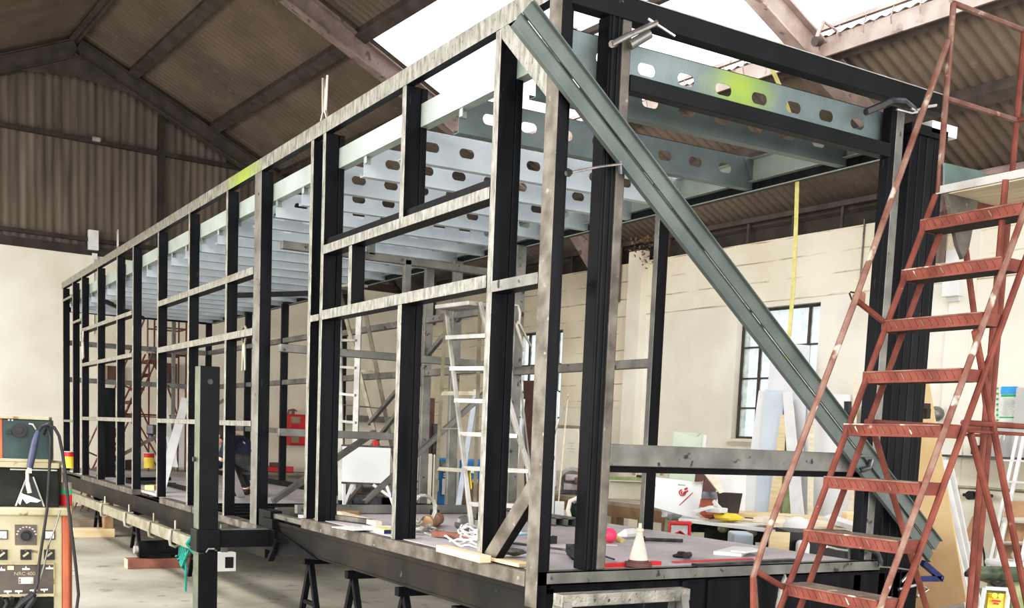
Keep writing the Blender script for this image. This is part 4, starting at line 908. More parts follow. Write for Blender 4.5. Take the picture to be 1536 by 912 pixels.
# box sections lying on the deck
for i, lb in enumerate(('dark square tube on deck, leftmost of the three lying side by side', 'dark square tube on deck, middle of the three lying side by side', 'dark square tube on deck, rightmost of the three lying side by side')):
    p = at(833+18*i, 789+1*i, z=Z1); x, y = p.x, p.y; b = MB(); w = .09; dx = -.0
    for a in ((0,w,0,.006),(0,w,w*.7-.006,w*.7),(0,.006,0,w*.7),(w-.006,w,0,w*.7)): b.box(x+a[0], x+a[1], y, y+1.15, Z1+.0+a[2], Z1+a[3])
    b.m(1).box(x+.004, x+w-.004, y+.25, y+.26, Z1, Z1+w*.68); one('square_tube', lb, 'tube', b, ('grey', 'blackp'))
# cone, ball tool, level, etc.
t = thing('cone_nozzle', 'dirty cream plastic cone standing on a dark disc at deck edge', 'cone', at(957,849,z=.93)); c = t.location.copy()
b = MB(); b.cyl((0,0,0),(0,0,.022),.075,20); b.cyl((0,0,.022),(0,0,.035),.055,16); b.build('base_disc','maroon',t)
b = MB(); b.lathe([(.052,.035),(.05,.05),(.020,.165),(.017,.175),(.017,.19),(.022,.192),(.022,.205),(.010,.21),(.009,.235)], n=20); b.build('cone','cone',t)
for x in (.03,-.03): b = MB(); b.cyl((x,-.02,-.0),(x,-.02,.012),.014,8); b.build('foot','blackp',t)
b = MB(); b.ball(at(915,803,z=Z1+.05), .048, 14, (1,1,1.05)); b.m(1).cyl(at(922,806,z=Z1+.03), at(934,812,z=Z1+.01), .02, 10); one('pink_ball_tool', 'bright pink rubber bulb with pale yellow neck lying on deck', 'tool', b, ('pink', 'strap'))
b = MB(); b.tube([at(928,803,z=Z1+.02), at(938,800,z=Z1+.04), at(950,799,z=Z1+.04), at(962,803,z=Z1+.02)], .035, 8, radii=[.015,.032,.034,.015]); one('white_glove', 'white glove lying on deck behind the cream cone', 'glove', b, 'white')
b = MB(); b.tube([at(958,808,z=Z1+.02), at(966,809,z=Z1+.02)], .022, 8); b.tube([at(966,809,z=Z1+.02), at(1024,811,z=Z1+.02)], .013, 8); one('hammer', 'long dark handled hammer with red grip lying on deck', 'hammer', b, ('clampd'))
b = MB(); b.bar(at(906,848,z=Z1+.01), at(988,844,z=Z1+.01), .045, .02); one('orange_level', 'orange-red spirit level lying along deck edge under the cream cone', 'level', b, 'redb')
b = MB(); b.bar(at(1010,843,z=Z1+.005), at(1128,838,z=Z1+.005), .03, .008); one('red_strip', 'long thin red strip lying along the right part of deck edge', 'strip', b, 'redpaint')
b = MB(); b.bar(at(1042,848,z=Z1+.01), at(1190,840,z=Z1+.01), .05, .018); one('dark_strip', 'long dark metal strip along the deck edge beside red strip', 'strip', b, 'clampd')
b = MB(); b.lathe([(.05,0),(.055,.012),(.03,.02),(.025,.03),(.02,.035)], at(1022,836,z=Z1), n=16); b.cyl(at(1028,833,z=Z1+.03), at(1034,832,z=Z1+.02), .018, 8); one('rubber_suction_pad', 'small black rubber suction pad on the deck', 'pad', b, 'rubber')
b = MB(); pq(b, [(1070,832,dict(z=Z1+.001)),(1112,835,dict(z=Z1+.001)),(1130,826,dict(z=Z1+.001)),(1100,824,dict(z=Z1+.001))], .022, (0,0,1)); one('white_tile', 'white plastic slab lying on the deck', 'slab', b, 'white')
b = MB(); pq(b, [(1096,828,dict(z=Z1+.026)),(1118,830,dict(z=Z1+.026)),(1146,826,dict(z=Z1+.026)),(1120,823,dict(z=Z1+.026))], .010, (0,0,1)); one('paper_pad', 'white paper pad on top of the white slab', 'paper', b, 'whitep')
b = MB(); b.bar(at(905,817,z=Z1+.003), at(926,818,z=Z1+.003), .05, .003); b.bar(at(907,680,y=0), at(907,681,y=0), .001, .001) if False else None; one('tape_strip', 'short strip of white tape on deck below the pink bulb', 'tape', b, 'white')
# yellow tape hanging from the far rail
t = thing('tape_measure', 'pale yellow tape hanging from the far roof rail in front of window', 'tape', (2.44, .5, 2.0))
b = MB(); P = [at(1196,268,x=2.49), at(1194,340,x=2.49), at(1190,430,x=2.49), at(1184,500,x=2.49), at(1179,540,x=2.49)]
for p, r in zip(P, P[1:]): b.bar(p, r, .035, .004, (1,0,0))
b.build('tape', 'strap', t, world=True)
b = MB(); P = [at(1157,101,x=2.49), at(1170,130,x=2.49), at(1186,175,x=2.49)]
for p, r in zip(P, P[1:]): b.bar(p, r, .03, .004, (1,0,0))
b.build('tape_loop', 'strap', t, world=True)

# ================================================================== PERSON crouching on the low deck
def skin_obj(name, verts, edges, radii, m_, parent, sub=2, root=0):
    me = bpy.data.meshes.new(name); me.from_pydata(verts, edges, [])
    bm = bmesh.new(); bm.from_mesh(me); lay = bm.verts.layers.skin.verify(); bm.verts.ensure_lookup_table()
    for v, r in zip(bm.verts, radii): v[lay].radius = r if isinstance(r, tuple) else (r, r)
    bm.verts[root][lay].use_root = True; bm.to_mesh(me); bm.free()
    me.materials.append(T[m_]); o = bpy.data.objects.new(name, me); COL.objects.link(o); o.parent = parent
    sk = o.modifiers.new('skin', 'SKIN'); sk.use_smooth_shade = True; ss = o.modifiers.new('sub', 'SUBSURF'); ss.levels = sub; ss.render_levels = sub
    return o
pb = at(364, 744, z=Z0); per = thing('person', 'person in navy jacket and dark trousers crouching on the low deck, bent forward', 'person', pb, WA)
V = dict(pel=(.13,0,.40), wai=(.05,.0,.55), che=(-.08,0,.68), nec=(-.20,0,.735), hed=(-.27,-.01,.72), sl=(-.12,-.18,.68), sr=(-.12,.18,.68), el=(-.20,-.24,.44), er=(-.22,.22,.46), hl=(-.34,-.14,.28), hr=(-.36,.10,.30),
         kl=(-.18,-.16,.50), kr=(-.20,.14,.44), al=(.02,-.13,.09), ar=(.04,.13,.09), tl=(-.12,-.15,.04), tr=(-.10,.15,.04), ql=(.10,-.10,.40), qr=(.10,.10,.40))
def sub(names, edges, rad, *a, **k):
    ix = {n: i for i, n in enumerate(names)}; return skin_obj(k.pop('nm'), [V[n] for n in names], [(ix[a_], ix[b_]) for a_, b_ in edges], [rad[n] for n in names], *a, **k)
E0 = [('pel','wai'),('wai','che'),('che','nec'),('nec','hed'),('che','sl'),('sl','el'),('el','hl'),('che','sr'),('sr','er'),('er','hr'),('pel','ql'),('ql','kl'),('kl','al'),('al','tl'),('pel','qr'),('qr','kr'),('kr','ar'),('ar','tr')]
sub(['pel','wai','che','nec','hed','sl','el','hl','sr','er','hr','ql','kl','al','tl','qr','kr','ar','tr'], E0, dict(pel=.10,wai=.09,che=.10,nec=.05,hed=.07,sl=.05,el=.038,hl=.024,sr=.05,er=.038,hr=.024,ql=.07,kl=.05,al=.035,tl=.03,qr=.07,kr=.05,ar=.035,tr=.03), 'skin', per, nm='body')
sub(['wai','che','sl','el','sr','er','pel'], [('wai','che'),('che','sl'),('sl','el'),('che','sr'),('sr','er'),('pel','wai')], dict(pel=.125,wai=.125,che=.14,sl=.075,el=.055,sr=.075,er=.055), 'navy', per, nm='jacket')
for s, (e, h) in (('l', ('el','hl')), ('r', ('er','hr'))):
    a, c = Vector(V[e]), Vector(V[h]); skin_obj('sleeve', [a, a.lerp(c,.5), a.lerp(c,.88)], [(0,1),(1,2)], [.055,.045,.036], 'navy', per)
sub(['pel','ql','kl','al','qr','kr','ar'], [('pel','ql'),('ql','kl'),('kl','al'),('pel','qr'),('qr','kr'),('kr','ar')], dict(pel=.135,ql=.10,kl=.072,al=.055,qr=.10,kr=.072,ar=.055), 'trouser', per, nm='trousers')
for s in 'lr': a, c = Vector(V['a'+s]), Vector(V['t'+s]); skin_obj('boot', [a+Vector((.03,0,-.04)), a+Vector((-.04,0,-.045)), c+Vector((0,0,.005))], [(0,1),(1,2)], [.045,.045,.04], 'rubber', per)
hd = Vector(V['hed'])
b = MB(); b.ball(hd+Vector((-.01,0,.0)), .098, 16, (1.0,.80,1.12)); b.ball(hd+Vector((-.105,0,-.03)), .018, 8, (1,.7,1.2)); b.ball(hd+Vector((-.06,0,-.075)), .03, 8, (1,1.2,.8))
for s in (-1,1): b.ball(hd+Vector((.0,s*.08,-.01)), .022, 8, (.7,.4,1.2))
b.build('head', 'skin', per)
b = MB(); b.ball(hd+Vector((.012,0,.022)), .103, 16, (1.0,.84,1.05)); b.build('hair', 'hair', per)
b = MB()
for s in (-1,1): b.ball(hd+Vector((-.092,s*.03,.0)), .010, 8)
b.m(1).box(hd.x-.105,hd.x-.09,-.03,.03,hd.z-.065,hd.z-.058); b.build('eyes', ('ink','maroon'), per)
for s, h in ((-1,'hl'),(1,'hr')):
    p = Vector(V[h]); d0 = Vector((-.6,.1*-s,-.8)).normalized(); sd_ = Vector((0,1,0)); vs, es, rs = [p, p+d0*.05], [(0,1)], [.024,.030]
    vs.append(p+d0*.085); es.append((1,2)); rs.append(.026)
    for k, (off, ln) in enumerate(((-.030,.065),(-.010,.078),(.010,.074),(.029,.058))):
        a = p+d0*.09+sd_*off; i = len(vs); vs += [a, a+d0*ln*.55, a+d0*ln*.85+Vector((.02,0,-.01))]; es += [(2,i),(i,i+1),(i+1,i+2)]; rs += [.010,.009,.007]
    i = len(vs); a = p+d0*.03-sd_*s*.03; vs += [a, a+d0*.04-sd_*s*.02]; es += [(1,i),(i,i+1)]; rs += [.012,.009]
    skin_obj('hand', vs, es, rs, 'skin', per, 1)

# ================================================================== BACK OF THE HALL (gable)
bx_ = at(241, 640, y=15.6); bl = steps('warehouse_steps', 'second red warehouse step ladder far behind, standing near the gable wall', (bx_.x-1.05, 15.83, 0), 0.)
b = MB(); wbox(b, 131, 345, 146, 377, .12, 'g'); wone('junction_box', 'tall white metal box on gable wall at foot of the cladding', 'box', b, 'white', bevel=.01)
b = MB(); p = HC(at(140, 378, v=VF)); b.tube([(p.x, VF-.03, 4.65), (p.x, VF-.03, 3.2)], .012, 6); b.box(p.x-.03, p.x+.06, VF-.06, VF, 4.55, 4.66); wone('conduit', 'thin white conduit dropping from the white metal box on gable', 'conduit', b, 'white')
b = MB(); wbox(b, 137, 205, 150, 215, .1, 'g'); wone('flood_light', 'small pale lamp fixed high on the cladding rail', 'lamp', b, 'alu', bevel=.02)
b = MB(); wbox(b, 155, 549, 174, 573, .22, 'g'); p, q_ = HC(at(154,549,v=VF)), HC(at(174,573,v=VF)); b.m(1).box(p.x-.01, p.x+.03, VF-.23, VF, q_.z+.02, p.z); wone('wall_speaker', 'brown box speaker high on the gable wall, left one', 'speaker', b, ('maroon', 'weldc'))
t = thing('wall_speaker', 'dark brown box speaker with round cone on the gable wall, right one', 'speaker', HW(0,0,0), HANG)
b = MB(); wbox(b, 243, 545, 260, 581, .22, 'g'); b.build('cabinet', 'maroon', t)
b = MB(); p = HC(at(248, 566, v=VF-.22)); b.cyl((p.x, VF-.22, p.z), (p.x, VF-.24, p.z), .09, 16); b.cyl((p.x, VF-.24, p.z), (p.x, VF-.25, p.z), .03, 12); b.build('cone', 'rusty', t)
# fire point
t = thing('fire_extinguisher', 'red covered fire extinguisher on the gable wall', 'extinguisher', HW(0,0,0), HANG)
b = MB(); wbox(b, 428, 621, 458, 668, .22, 'g'); b.build('cover', 'redb', t, bevel=.03)
p = HC(at(440, 618, v=VF-.15)); b = MB(); b.tube([(p.x-.12, VF-.15, p.z-.05), (p.x-.10, VF-.15, p.z+.03), (p.x, VF-.15, p.z+.05)], .018, 8); b.cyl((p.x, VF-.15, p.z-.1), (p.x, VF-.15, p.z+.06), .03, 10); b.tube([(p.x, VF-.15, p.z+.06), (p.x+.08, VF-.15, p.z+.02)], .012, 6); b.build('valve', 'redbrown', t)
b = MB(); p1_ = HC(at(437, 625, v=VF-.22)); p2_ = HC(at(450, 635, v=VF-.22)); b.box(p1_.x, p2_.x, VF-.228, VF-.22, p2_.z, p1_.z); b.build('label', 'weldc', t); b = MB(); p1_ = HC(at(437, 655, v=VF-.22)); p2_ = HC(at(448, 664, v=VF-.22)); b.box(p1_.x, p2_.x, VF-.228, VF-.22, p2_.z, p1_.z); b.build('label', 'weldc', t)
# heater unit
t = thing('fan_heater', 'grey brown fan heater unit on gable wall above the X guard', 'heater', HW(0,0,0), HANG)
b = MB(); wbox(b, 480, 597, 508, 626, .4, 'g'); b.build('housing', 'rafter', t, bevel=.06); b = MB(); wbox(b, 488, 626, 504, 642, .3, 'g'); b.build('motor', 'blackp', t, bevel=.03)
b = MB(); p = HC(at(497, 634, v=VF-.31)); b.bar((p.x-.09, VF-.32, p.z-.08), (p.x+.09, VF-.32, p.z+.08), .012, .01); b.bar((p.x-.09, VF-.32, p.z+.08), (p.x+.09, VF-.32, p.z-.08), .012, .01); b.build('guard', 'white', t)
b = MB(); p, q_ = HC(at(520, 623, v=VF)), HC(at(585, 634, v=VF)); b.box(p.x, q_.x+2, VF-.25, VF, q_.z, q_.z+.12); wone('wall_shelf', 'long grey shelf on the gable wall behind the slim step ladder', 'shelf', b, 'grey')
# bench along the gable
t = thing('wall_bench', 'long pale worktop on posts along the gable wall', 'bench', HW(3, VF-.4, 0), HANG)
p = HC(at(410, 708, v=VF-.4)); zb = p.z
b = MB(); b.box(-2.2, 5.2, -.25, .35, zb-.05-.0, zb); b.build('worktop', 'woodg', t)
for x in (-2.1, -.4, 1, 2.4, 3.8, 5.1): b = MB(); b.box(x, x+.08, -.2, -.12, 0, zb-.05); b.build('leg', 'woodg', t)
b = MB(); b.box(-.5, 5.2, .25, .35, .25, .3); b.build('low_shelf', 'woodg', t)
def gab(name, label, cat, x0, y0, x1, y1, m_, v=None, th=.25, bevel=.01, extra=None):
    b = MB(); fbox(b, x0, y0, x1, y1, v if v and v < 15 else VD((x0+x1)/2, y1), th, .2); o = one(name, label, cat, b, m_, bevel=bevel); return o
def sitting(x0, x1, y0, y1, zb, d): return
gab('tool_box', 'bright red toolbox on the bench below the fire extinguisher', 'toolbox', 402, 700, 440, 708, 'redb', 18.55)
b = MB(); c = at(416, 717, v=15.7); c.z = .16; b.cyl(c-WR*.24, c+WR*.24, .16, 16); one('air_tank', 'black cylindrical air tank lying below the red toolbox', 'tank', b, 'rubber')
b = MB(); fbox(b, 404, 694, 420, 699.8, VD(412,700)-.0, .2); one('red_tray', 'dark red tray above the red toolbox', 'tray', b, 'maroon')
for (x0, y0, x1, y1, lb) in ((101, 678, 107, 702, 'paint bucket banded red over yellow, leftmost behind the first studs'), (216, 680, 231, 702, 'paint bucket banded red over yellow below the red far steps')):
    t = thing('paint_bucket', lb, 'bucket', at((x0+x1)/2, y1, d=17.0)); k = 17.0/FPX; h = (y1-y0)*k; r_ = max(.075, (x1-x0)*k/2)
    b = MB(); b.cyl((0,0,0),(0,0,h*.72),r_,16); b.m(1).cyl((0,0,h*.72),(0,0,h),r_*1.01,16); b.build('body', ('yellow','redb'), t); b = MB(); b.cyl((0,0,h),(0,0,h*1.04),r_*1.05,16); b.build('lid','white',t)
for i, (x, y0, lb) in enumerate(((129, 656, 'small red arrow marked on gable wall, left one'), (182, 656, 'small red arrow marked on gable wall, right one'))):
    b = MB(); b.add([at(x-5,y0-4,v=VF-.01), at(x+6,y0-2,v=VF-.01), at(x,y0+4,v=VF-.01)], [(0,1,2)]); b.add([at(x-7,y0+1,v=VF-.01), at(x-7,y0-2,v=VF-.01), at(x,y0-1,v=VF-.01)], [(0,1,2)]); one('wall_arrow', lb, 'mark', b, 'redb')
b = MB(); fbox(b, 187, 690, 200, 709, VD(190,709), .3); one('dark_machine', 'dark machine part on the bench at the far left', 'machine', b, 'dark', bevel=.02)
b = MB(); c = at(168, 702, v=16.2)
for k in range(3): b.tube([c+WR*(-.16+.06*k)+Vector((0,0,.0)), c+WR*(-.08+.05*k)+Vector((0,0,.13)), c+WR*(.06+.04*k)+Vector((0,0,.10)), c+WR*(.14)+Vector((0,0,-.05))], .012, 6)
one('hose_loops', 'loops of grey hose on bench behind the fourth stud', 'hose', b, 'alu')
b = MB(); c = at(168, 702, d=17.1); b.cyl(at(176,710,v=16.2), at(176,690,v=16.2), .04, 10); b.ball(at(176,686,v=16.2), .05, 8); one('small_vice', 'small grey bench vice beside the hose loops', 'vice', b, 'clampd')
b = MB(); fbox(b, 219, 637, 231, 652, 17.5, .2); fbox(b, 222, 652, 228, 662, 17.5, .1); one('pillar_drill_head', 'grey drill head hanging beside the red far steps', 'drill', b, 'clampd', bevel=.02)
b = MB(); p = HC(at(240, 700, v=VF-.3)); q_ = HC(at(280, 640, v=VF-.3)); b.box(p.x, q_.x, VF-.35, VF-.3, p.z, q_.z); wone('leaning_sheet', 'white panel leaning on gable wall behind the crossed planks', 'panel', b, 'whitep')
gab('bench_clutter', 'jumble of brown metal parts on gable bench behind fourth and fifth studs', 'parts', 152, 703, 184, 713, 'rusty', 17.0)
gab('parts_tray', 'orange and brown parts tray beside the blue machine', 'tray', 526, 731, 542, 758, 'orange', 17.5, .3)
gab('red_white_box', 'small orange and white box behind the white-fronted stand', 'box', 560, 661, 568, 670, 'redb', 11.95, .2)
b = MB(); p = HC(at(672, 480, v=VF)); b.box(p.x-.02, p.x+.14, VF-.09, VF, .1, 3.3); wone('wall_post', 'cream boxed post on gable wall near the far corner', 'post', b, 'creamb')
# pinned brown stanchions by the blue machine
for x, lb, m_ in ((640, 'brown rusty steel upright left of the blue machine', 'maroon'), (649, 'grey steel upright beside the brown one left of the blue machine', 'clampd')):
    p = at(x, 757, d=15.0); b = MB(); b.box(p.x-.05, p.x+.05, p.y-.05, p.y+.05, 0, 2.1 if m_ == 'maroon' else 1.75); one('steel_upright', lb, 'post', b, m_)
# blue machine
t = thing('blue_machine', 'bright blue machine cabinet with square meter seen under the tall step ladder', 'machine', at(690, 750, d=15.5))
b = MB(); fbox(b, 653, 688, 682, 758, 15.5, .5); fbox(b, 689, 690, 736, 724, 15.9, .5); b.build('cabinet', 'blue', t, world=True, bevel=.02)
b = MB(); fbox(b, 661, 692, 676, 708, 15.47, .03); b.build('meter', 'aluy', t, world=True); b = MB(); c = at(668.5, 700, d=15.45); b.cyl(c, c-FW*.02, .05, 12); b.build('dial', 'alu', t, world=True)
b = MB(); fbox(b, 651, 720, 658, 737, 15.46, .02); fbox(b, 663, 718, 671, 742, 15.46, .02); fbox(b, 665, 710, 671, 712, 15.46, .02); fbox(b, 665, 713.5, 671, 715.5, 15.46, .02); b.build('labels', 'whitep', t, world=True)
b = MB(); fbox(b, 688, 724, 736, 758, 15.7, .4); one('brown_crate', 'dark brown slatted crate standing right of the blue machine', 'crate', b, 'wood'); 
b = MB(); fbox(b, 708, 719, 717, 724, 15.75, .2); one('yellow_box', 'tiny yellow box on the brown crate', 'box', b, 'strap')
t = thing('cream_machine', 'cream machine base with square opening left of the blue machine', 'machine', at(626, 755, d=14.8))
b = MB(); fbox(b, 612, 680, 652, 756, 14.9, .5); b.build('body', 'cream', t, world=True, bevel=.02); b = MB(); fbox(b, 617, 721, 631, 735, 14.86, .03); b.m(1); fbox(b, 620, 724, 628, 733, 14.84, .02); b.build('opening', ('ink','cream'), t, world=True)
b = MB(); fbox(b, 748, 583, 768, 700, 13.0, .25); b.tube([at(756,620,d=12.9), at(758,592,d=12.9), at(765,588,d=12.9), at(767,620,d=12.9)], .03, 8); one('black_hoses', 'black bundle of hoses hanging by the second window', 'hoses', b, 'rubber', bevel=.05)
b = MB(); fbox(b, 748, 680, 766, 715, 13.2, .3); one('white_sack', 'white panel beside the black bundle of hoses', 'panel', b, 'lilac'); b = MB(); fbox(b, 742, 714, 768, 856, 13.1, .4); one('black_cabinet', 'low black cabinet under the white panel', 'cabinet', b, 'blackp', bevel=.01)
# ================================================================== RIGHT-HAND WALL SIDE
b = MB(); pq(b, [(787,571,dict(u=8.7)),(802,571,dict(u=8.7)),(804,786,dict(u=8.3)),(789,786,dict(u=8.3))], .03, -HU); one('maroon_board', 'maroon board standing in the second window', 'board', b, 'maroon')
for i, (a, c, m_, w, lb) in enumerate((((829,762),(836,588),'white',.05,'white plastic pipe with red marks leaning beside corner post'), ((838,750),(852,592),'pale',.03,'thin cream lath leaning on wall right of the white pipe'), ((836,640),(853,592),'grey',.02,'thin grey rod leaning at an angle by the cream lath'),
        ((775,700),(786,600),'white',.05,'white pipe leaning left of the maroon board'), ((792,735),(783,625),'white',.04,'white pipe crossing behind the tall step ladder'), ((800,745),(779,560),'alu',.04,'long grey pole leaning under the second window'), ((760,672),(768,585),'paleblue',.03,'pale blue lath near the black bundle of hoses'), ((706,640),(714,588),'paleblue',.10,'grey-blue board standing behind the tall step ladder'))):
    b = MB(); A_, C_ = at(*a, d=13.4), at(*c, d=13.7); A_ = C_ + (A_-C_)*(C_.z/(C_.z-A_.z)); b.bar(A_, C_, w, w*.6, tuple(WR)); one('leaning_pole', lb, 'pole', b, m_)
b = MB(); fbox(b, 829, 632, 834, 638, 13.3, .06); fbox(b, 827, 684, 832, 690, 13.3, .06); one('red_tape', 'red tape marks on the white plastic pipe', 'tape', b, 'redpaint')
b = MB(); pq(b, [(838,643,dict(u=8.5)),(868,643,dict(u=8.5)),(886,808,dict(u=8.0)),(826,808,dict(u=8.0))], .03, -HU); one('machine_guard', 'cream tapered machine guard with small printed notice behind the disc saw', 'panel', b, 'cream')
b = MB()
for k, (x0, x1) in enumerate(((852,862),(856,859),(851,863),(852,862))): fbox(b, x0, 664+k*4.2, x1, 665.6+k*4.2, 12.4, .002)
one('notice_print', 'small lines of faded print on the cream machine guard', 'print', b, 'inkl')
b = MB(); pq(b, [(834,637,dict(u=8.85)),(886,640,dict(u=8.85)),(886,643,dict(u=8.85)),(834,642,dict(u=8.85))], .25, -HU); one('wall_ledge', 'thin ledge on wall above the cream machine guard', 'ledge', b, 'weldc')
# heavy timber bench
t = thing('workbench', 'heavy old timber workbench carrying the disc saw beside the wall', 'bench', (5.6, 7, 0)); 
F0, F1 = at(815,740,z=.85), at(1003,762,z=.85); B1_, B0_ = at(968,744,z=.85), at(812,727,z=.85)
b = MB(); b.poly([F0, F1, B1_, B0_], -.05, (0,0,1)); b.build('bench_top', 'woodg', t, world=True)
b = MB(); b.poly([F0-Vector((0,0,.05)), F1-Vector((0,0,.05)), F1-Vector((0,0,.19)), F0-Vector((0,0,.19))], .03, HU); b.build('apron', 'wood', t, world=True)
for k in (.06, .32, .60, .80, .97):
    p = F0.lerp(F1, k); b = MB(); b.box(p.x+.02, p.x+.13, p.y-.06, p.y+.06, 0, .80); b.build('leg', 'wood', t, world=True)
# disc saw
t = thing('disc_saw', 'metal cut-off saw with round guard standing on timber workbench', 'saw', at(862,742,z=.85)); ds = at(862,742,z=.85); dd = (ds-CAMP).dot(FW)
b = MB(); c = at(858,722,d=dd); b.cyl(c-FW*.03, c+FW*.05, .20, 24); b.build('guard', 'alu', t, world=True)
b = MB(); c = at(858,722,d=dd-.04); b.cyl(c, c+FW*.02, .15, 24); b.build('disc', 'grey', t, world=True)
b = MB(); fbox(b, 848, 712, 882, 722, dd-.15, .2); fbox(b, 845, 725, 880, 738, dd-.1, .3); fbox(b, 835, 705, 842, 738, dd-.1, .06); b.build('body', 'alu', t, world=True, bevel=.02)
b = MB(); fbox(b, 862, 716, 874, 726, dd-.2, .08); b.build('motor', 'redbrown', t, world=True, bevel=.02); b = MB(); fbox(b, 869, 704, 874, 708, dd-.2, .05); b.build('button', 'redb', t, world=True); b = MB(); fbox(b, 842, 735, 885, 741, dd-.1, .35); b.build('base', 'clampd', t, world=True)
# green drum shape
b = MB(); p = at(869, 775, d=9.6); 
t = thing('plastic_tub', 'glossy dark green tub with cream rim standing behind the square tubes', 'tub', p-Vector((0,0,.3)))
b = MB(); fbox(b, 854, 750, 893, 783, 9.6, .25); b.build('tub', 'gloss', t, world=True, bevel=.06); b = MB(); b.tube([at(856,782,d=9.55), at(852,765,d=9.55), at(855,752,d=9.55), at(866,747,d=9.55), at(893,747,d=9.55)], .02, 8); b.build('rim', 'cream', t, world=True)
b = MB(); fbox(b, 832, 752, 846, 783, 10.6, .03); fbox(b, 833, 780, 846, 800, 10.6, .03); one('white_card', 'white card standing between legs of the timber workbench', 'card', b, 'white')
# lathe stand and spray can
t = thing('machine_table', 'pale machine stand with olive green rail behind workbench', 'machine', at(960,740,d=12.6))
b = MB(); fbox(b, 905, 716, 980, 721, 12.2, .3); b.build('rail', 'olive', t, world=True); b = MB(); fbox(b, 908, 722, 976, 750, 12.5, .3); b.build('body', 'cream', t, world=True, bevel=.02); b = MB(); fbox(b, 976, 721, 980, 735, 12.2, .05); fbox(b, 956, 713, 968, 716, 12.2, .1); b.build('bracket', 'dark', t, world=True)
for x, lb in ((951, 'small brass-coloured tap on the wall left of the pale green board'), (993, 'small brass valve cluster on the wall beside the pale green board')):
    b = MB(); c = at(x, 706, u=8.8); b.cyl(c-Vector((0,0,.08)), c+Vector((0,0,.06)), .025, 8); b.tube([c+Vector((0,0,.04)), c+WR*.09+Vector((0,0,.06))], .018, 6); b.ball(c+WR*.09+Vector((0,0,.06)), .03, 8); one('brass_valve', lb, 'valve', b, 'aluy')
t = thing('spray_can', 'silver spray can with yellow lower half standing on the workbench', 'can', at(970,756,z=.855)); c = Vector((0,0,0))
b = MB(); b.cyl((0,0,0),(0,0,.08),.035,14); b.build('lower_body','yellow',t); b = MB(); b.cyl((0,0,.08),(0,0,.165),.034,14); b.lathe([(.034,.165),(.02,.18),(.012,.182),(.012,.20)], n=12); b.build('upper_body','alu',t)
# boards behind
board('green_board', 'torn pale green plasterboard offcut standing behind the end rail', [(1013,647,dict(d=11.9)),(1051,650,dict(d=11.9)),(1046,656,dict(d=11.9)),(1055,652,dict(d=11.9)),(1040,800,dict(d=11.6)),(998,800,dict(d=11.6))], 'palegreen')
board('white_board', 'torn white edge of board right of pale green plasterboard', [(1055,652,dict(d=12.0)),(1060,653,dict(d=12.0)),(1046,800,dict(d=11.7)),(1040,800,dict(d=11.7))], 'white')
t = thing('insulation_board', 'white board with red printed logos leaning on the workbench end', 'board', at(1010,775,d=11.0))
IB = [(983,716),(1058,724),(1043,778),(966,757)]
b = MB(); pq(b, [(*p, dict(d=11.2 if i < 2 else 11.0)) for i, p in enumerate(IB)], .04, FW); b.build('board', 'whitep', t, world=True)
def ibp(x, y): return at(x, y, d=11.2-(y-716)/60*.2-.015)
b = MB()
def arc(b, cx, cy, r, a0, a1, w):
    P = [ibp(cx+r*math.cos(a0+(a1-a0)*k/10), cy+r*math.sin(a0+(a1-a0)*k/10)) for k in range(11)]
    b.tube(P, w, 4)
arc(b, 1023.5, 739, 4.6, .2-.7, 5.3-.7, .0075); arc(b, 1024, 739, 2.0, .2-.7, 5.2-.7, .007)
b.tube([ibp(1027,734), ibp(1031,732)], .012, 4); b.tube([ibp(1029,738), ibp(1032,736)], .008, 4)
arc(b, 977, 733, 3.6, -2.4, 1.2, .007); b.tube([ibp(978,730), ibp(983,728)], .012, 4)
for (x0,y0,x1,y1) in ((1019,758,1039,739), (1001,758,1008,748), (977,748,989,736)): b.tube([ibp(x0,y0), ibp(x1,y1)], .0045, 4)
b.build('red_print', 'redpaint', t, world=True)
b = MB(); fb_ = [ibp(1017,727), ibp(1028,728)]; b.bar(fb_[0], fb_[1], .004, .012); b.build('batch_print', 'inkl', t, world=True)

# shelf unit region between board and leaning sheets
for (pts, m_, lb, n) in (([(1045,703),(1060,714),(1054,722),(1043,722)],'maroon','small dark maroon panel right of the white insulation board','sheet'),
    ([(1058,714),(1077,726),(1072,742),(1053,738)],'maroon','larger dark maroon panel sloping behind the insulation board','sheet'),
    ([(1052,704),(1070,704),(1087,738),(1080,740)],'pale','pale brown plank lying diagonally over the maroon panels','plank'),
    ([(1072,708),(1120,706),(1116,804),(1078,804)],'white','white board lying behind the diagonal plank','board'),
    ([(1077,738),(1114,740),(1108,770),(1080,768)],'dark','dark brown box front below the white board','box'),
    ([(1054,737),(1076,738),(1076,749),(1053,748)],'clampd','grey box lid beside the dark brown box','box'),
    ([(1052,748),(1071,749),(1069,762),(1050,760)],'orange','orange-brown timber block under the grey box lid','timber')):
    dd_ = {'orange': 10.9, 'pale': 10.8, 'clampd': 10.85, 'dark': 11.0, 'white': 11.5}.get(m_, 11.15)
    b = MB(); pq(b, [(*p, dict(d=dd_)) for p in pts], .05, FW); one('stacked_'+n, lb, n, b, m_)
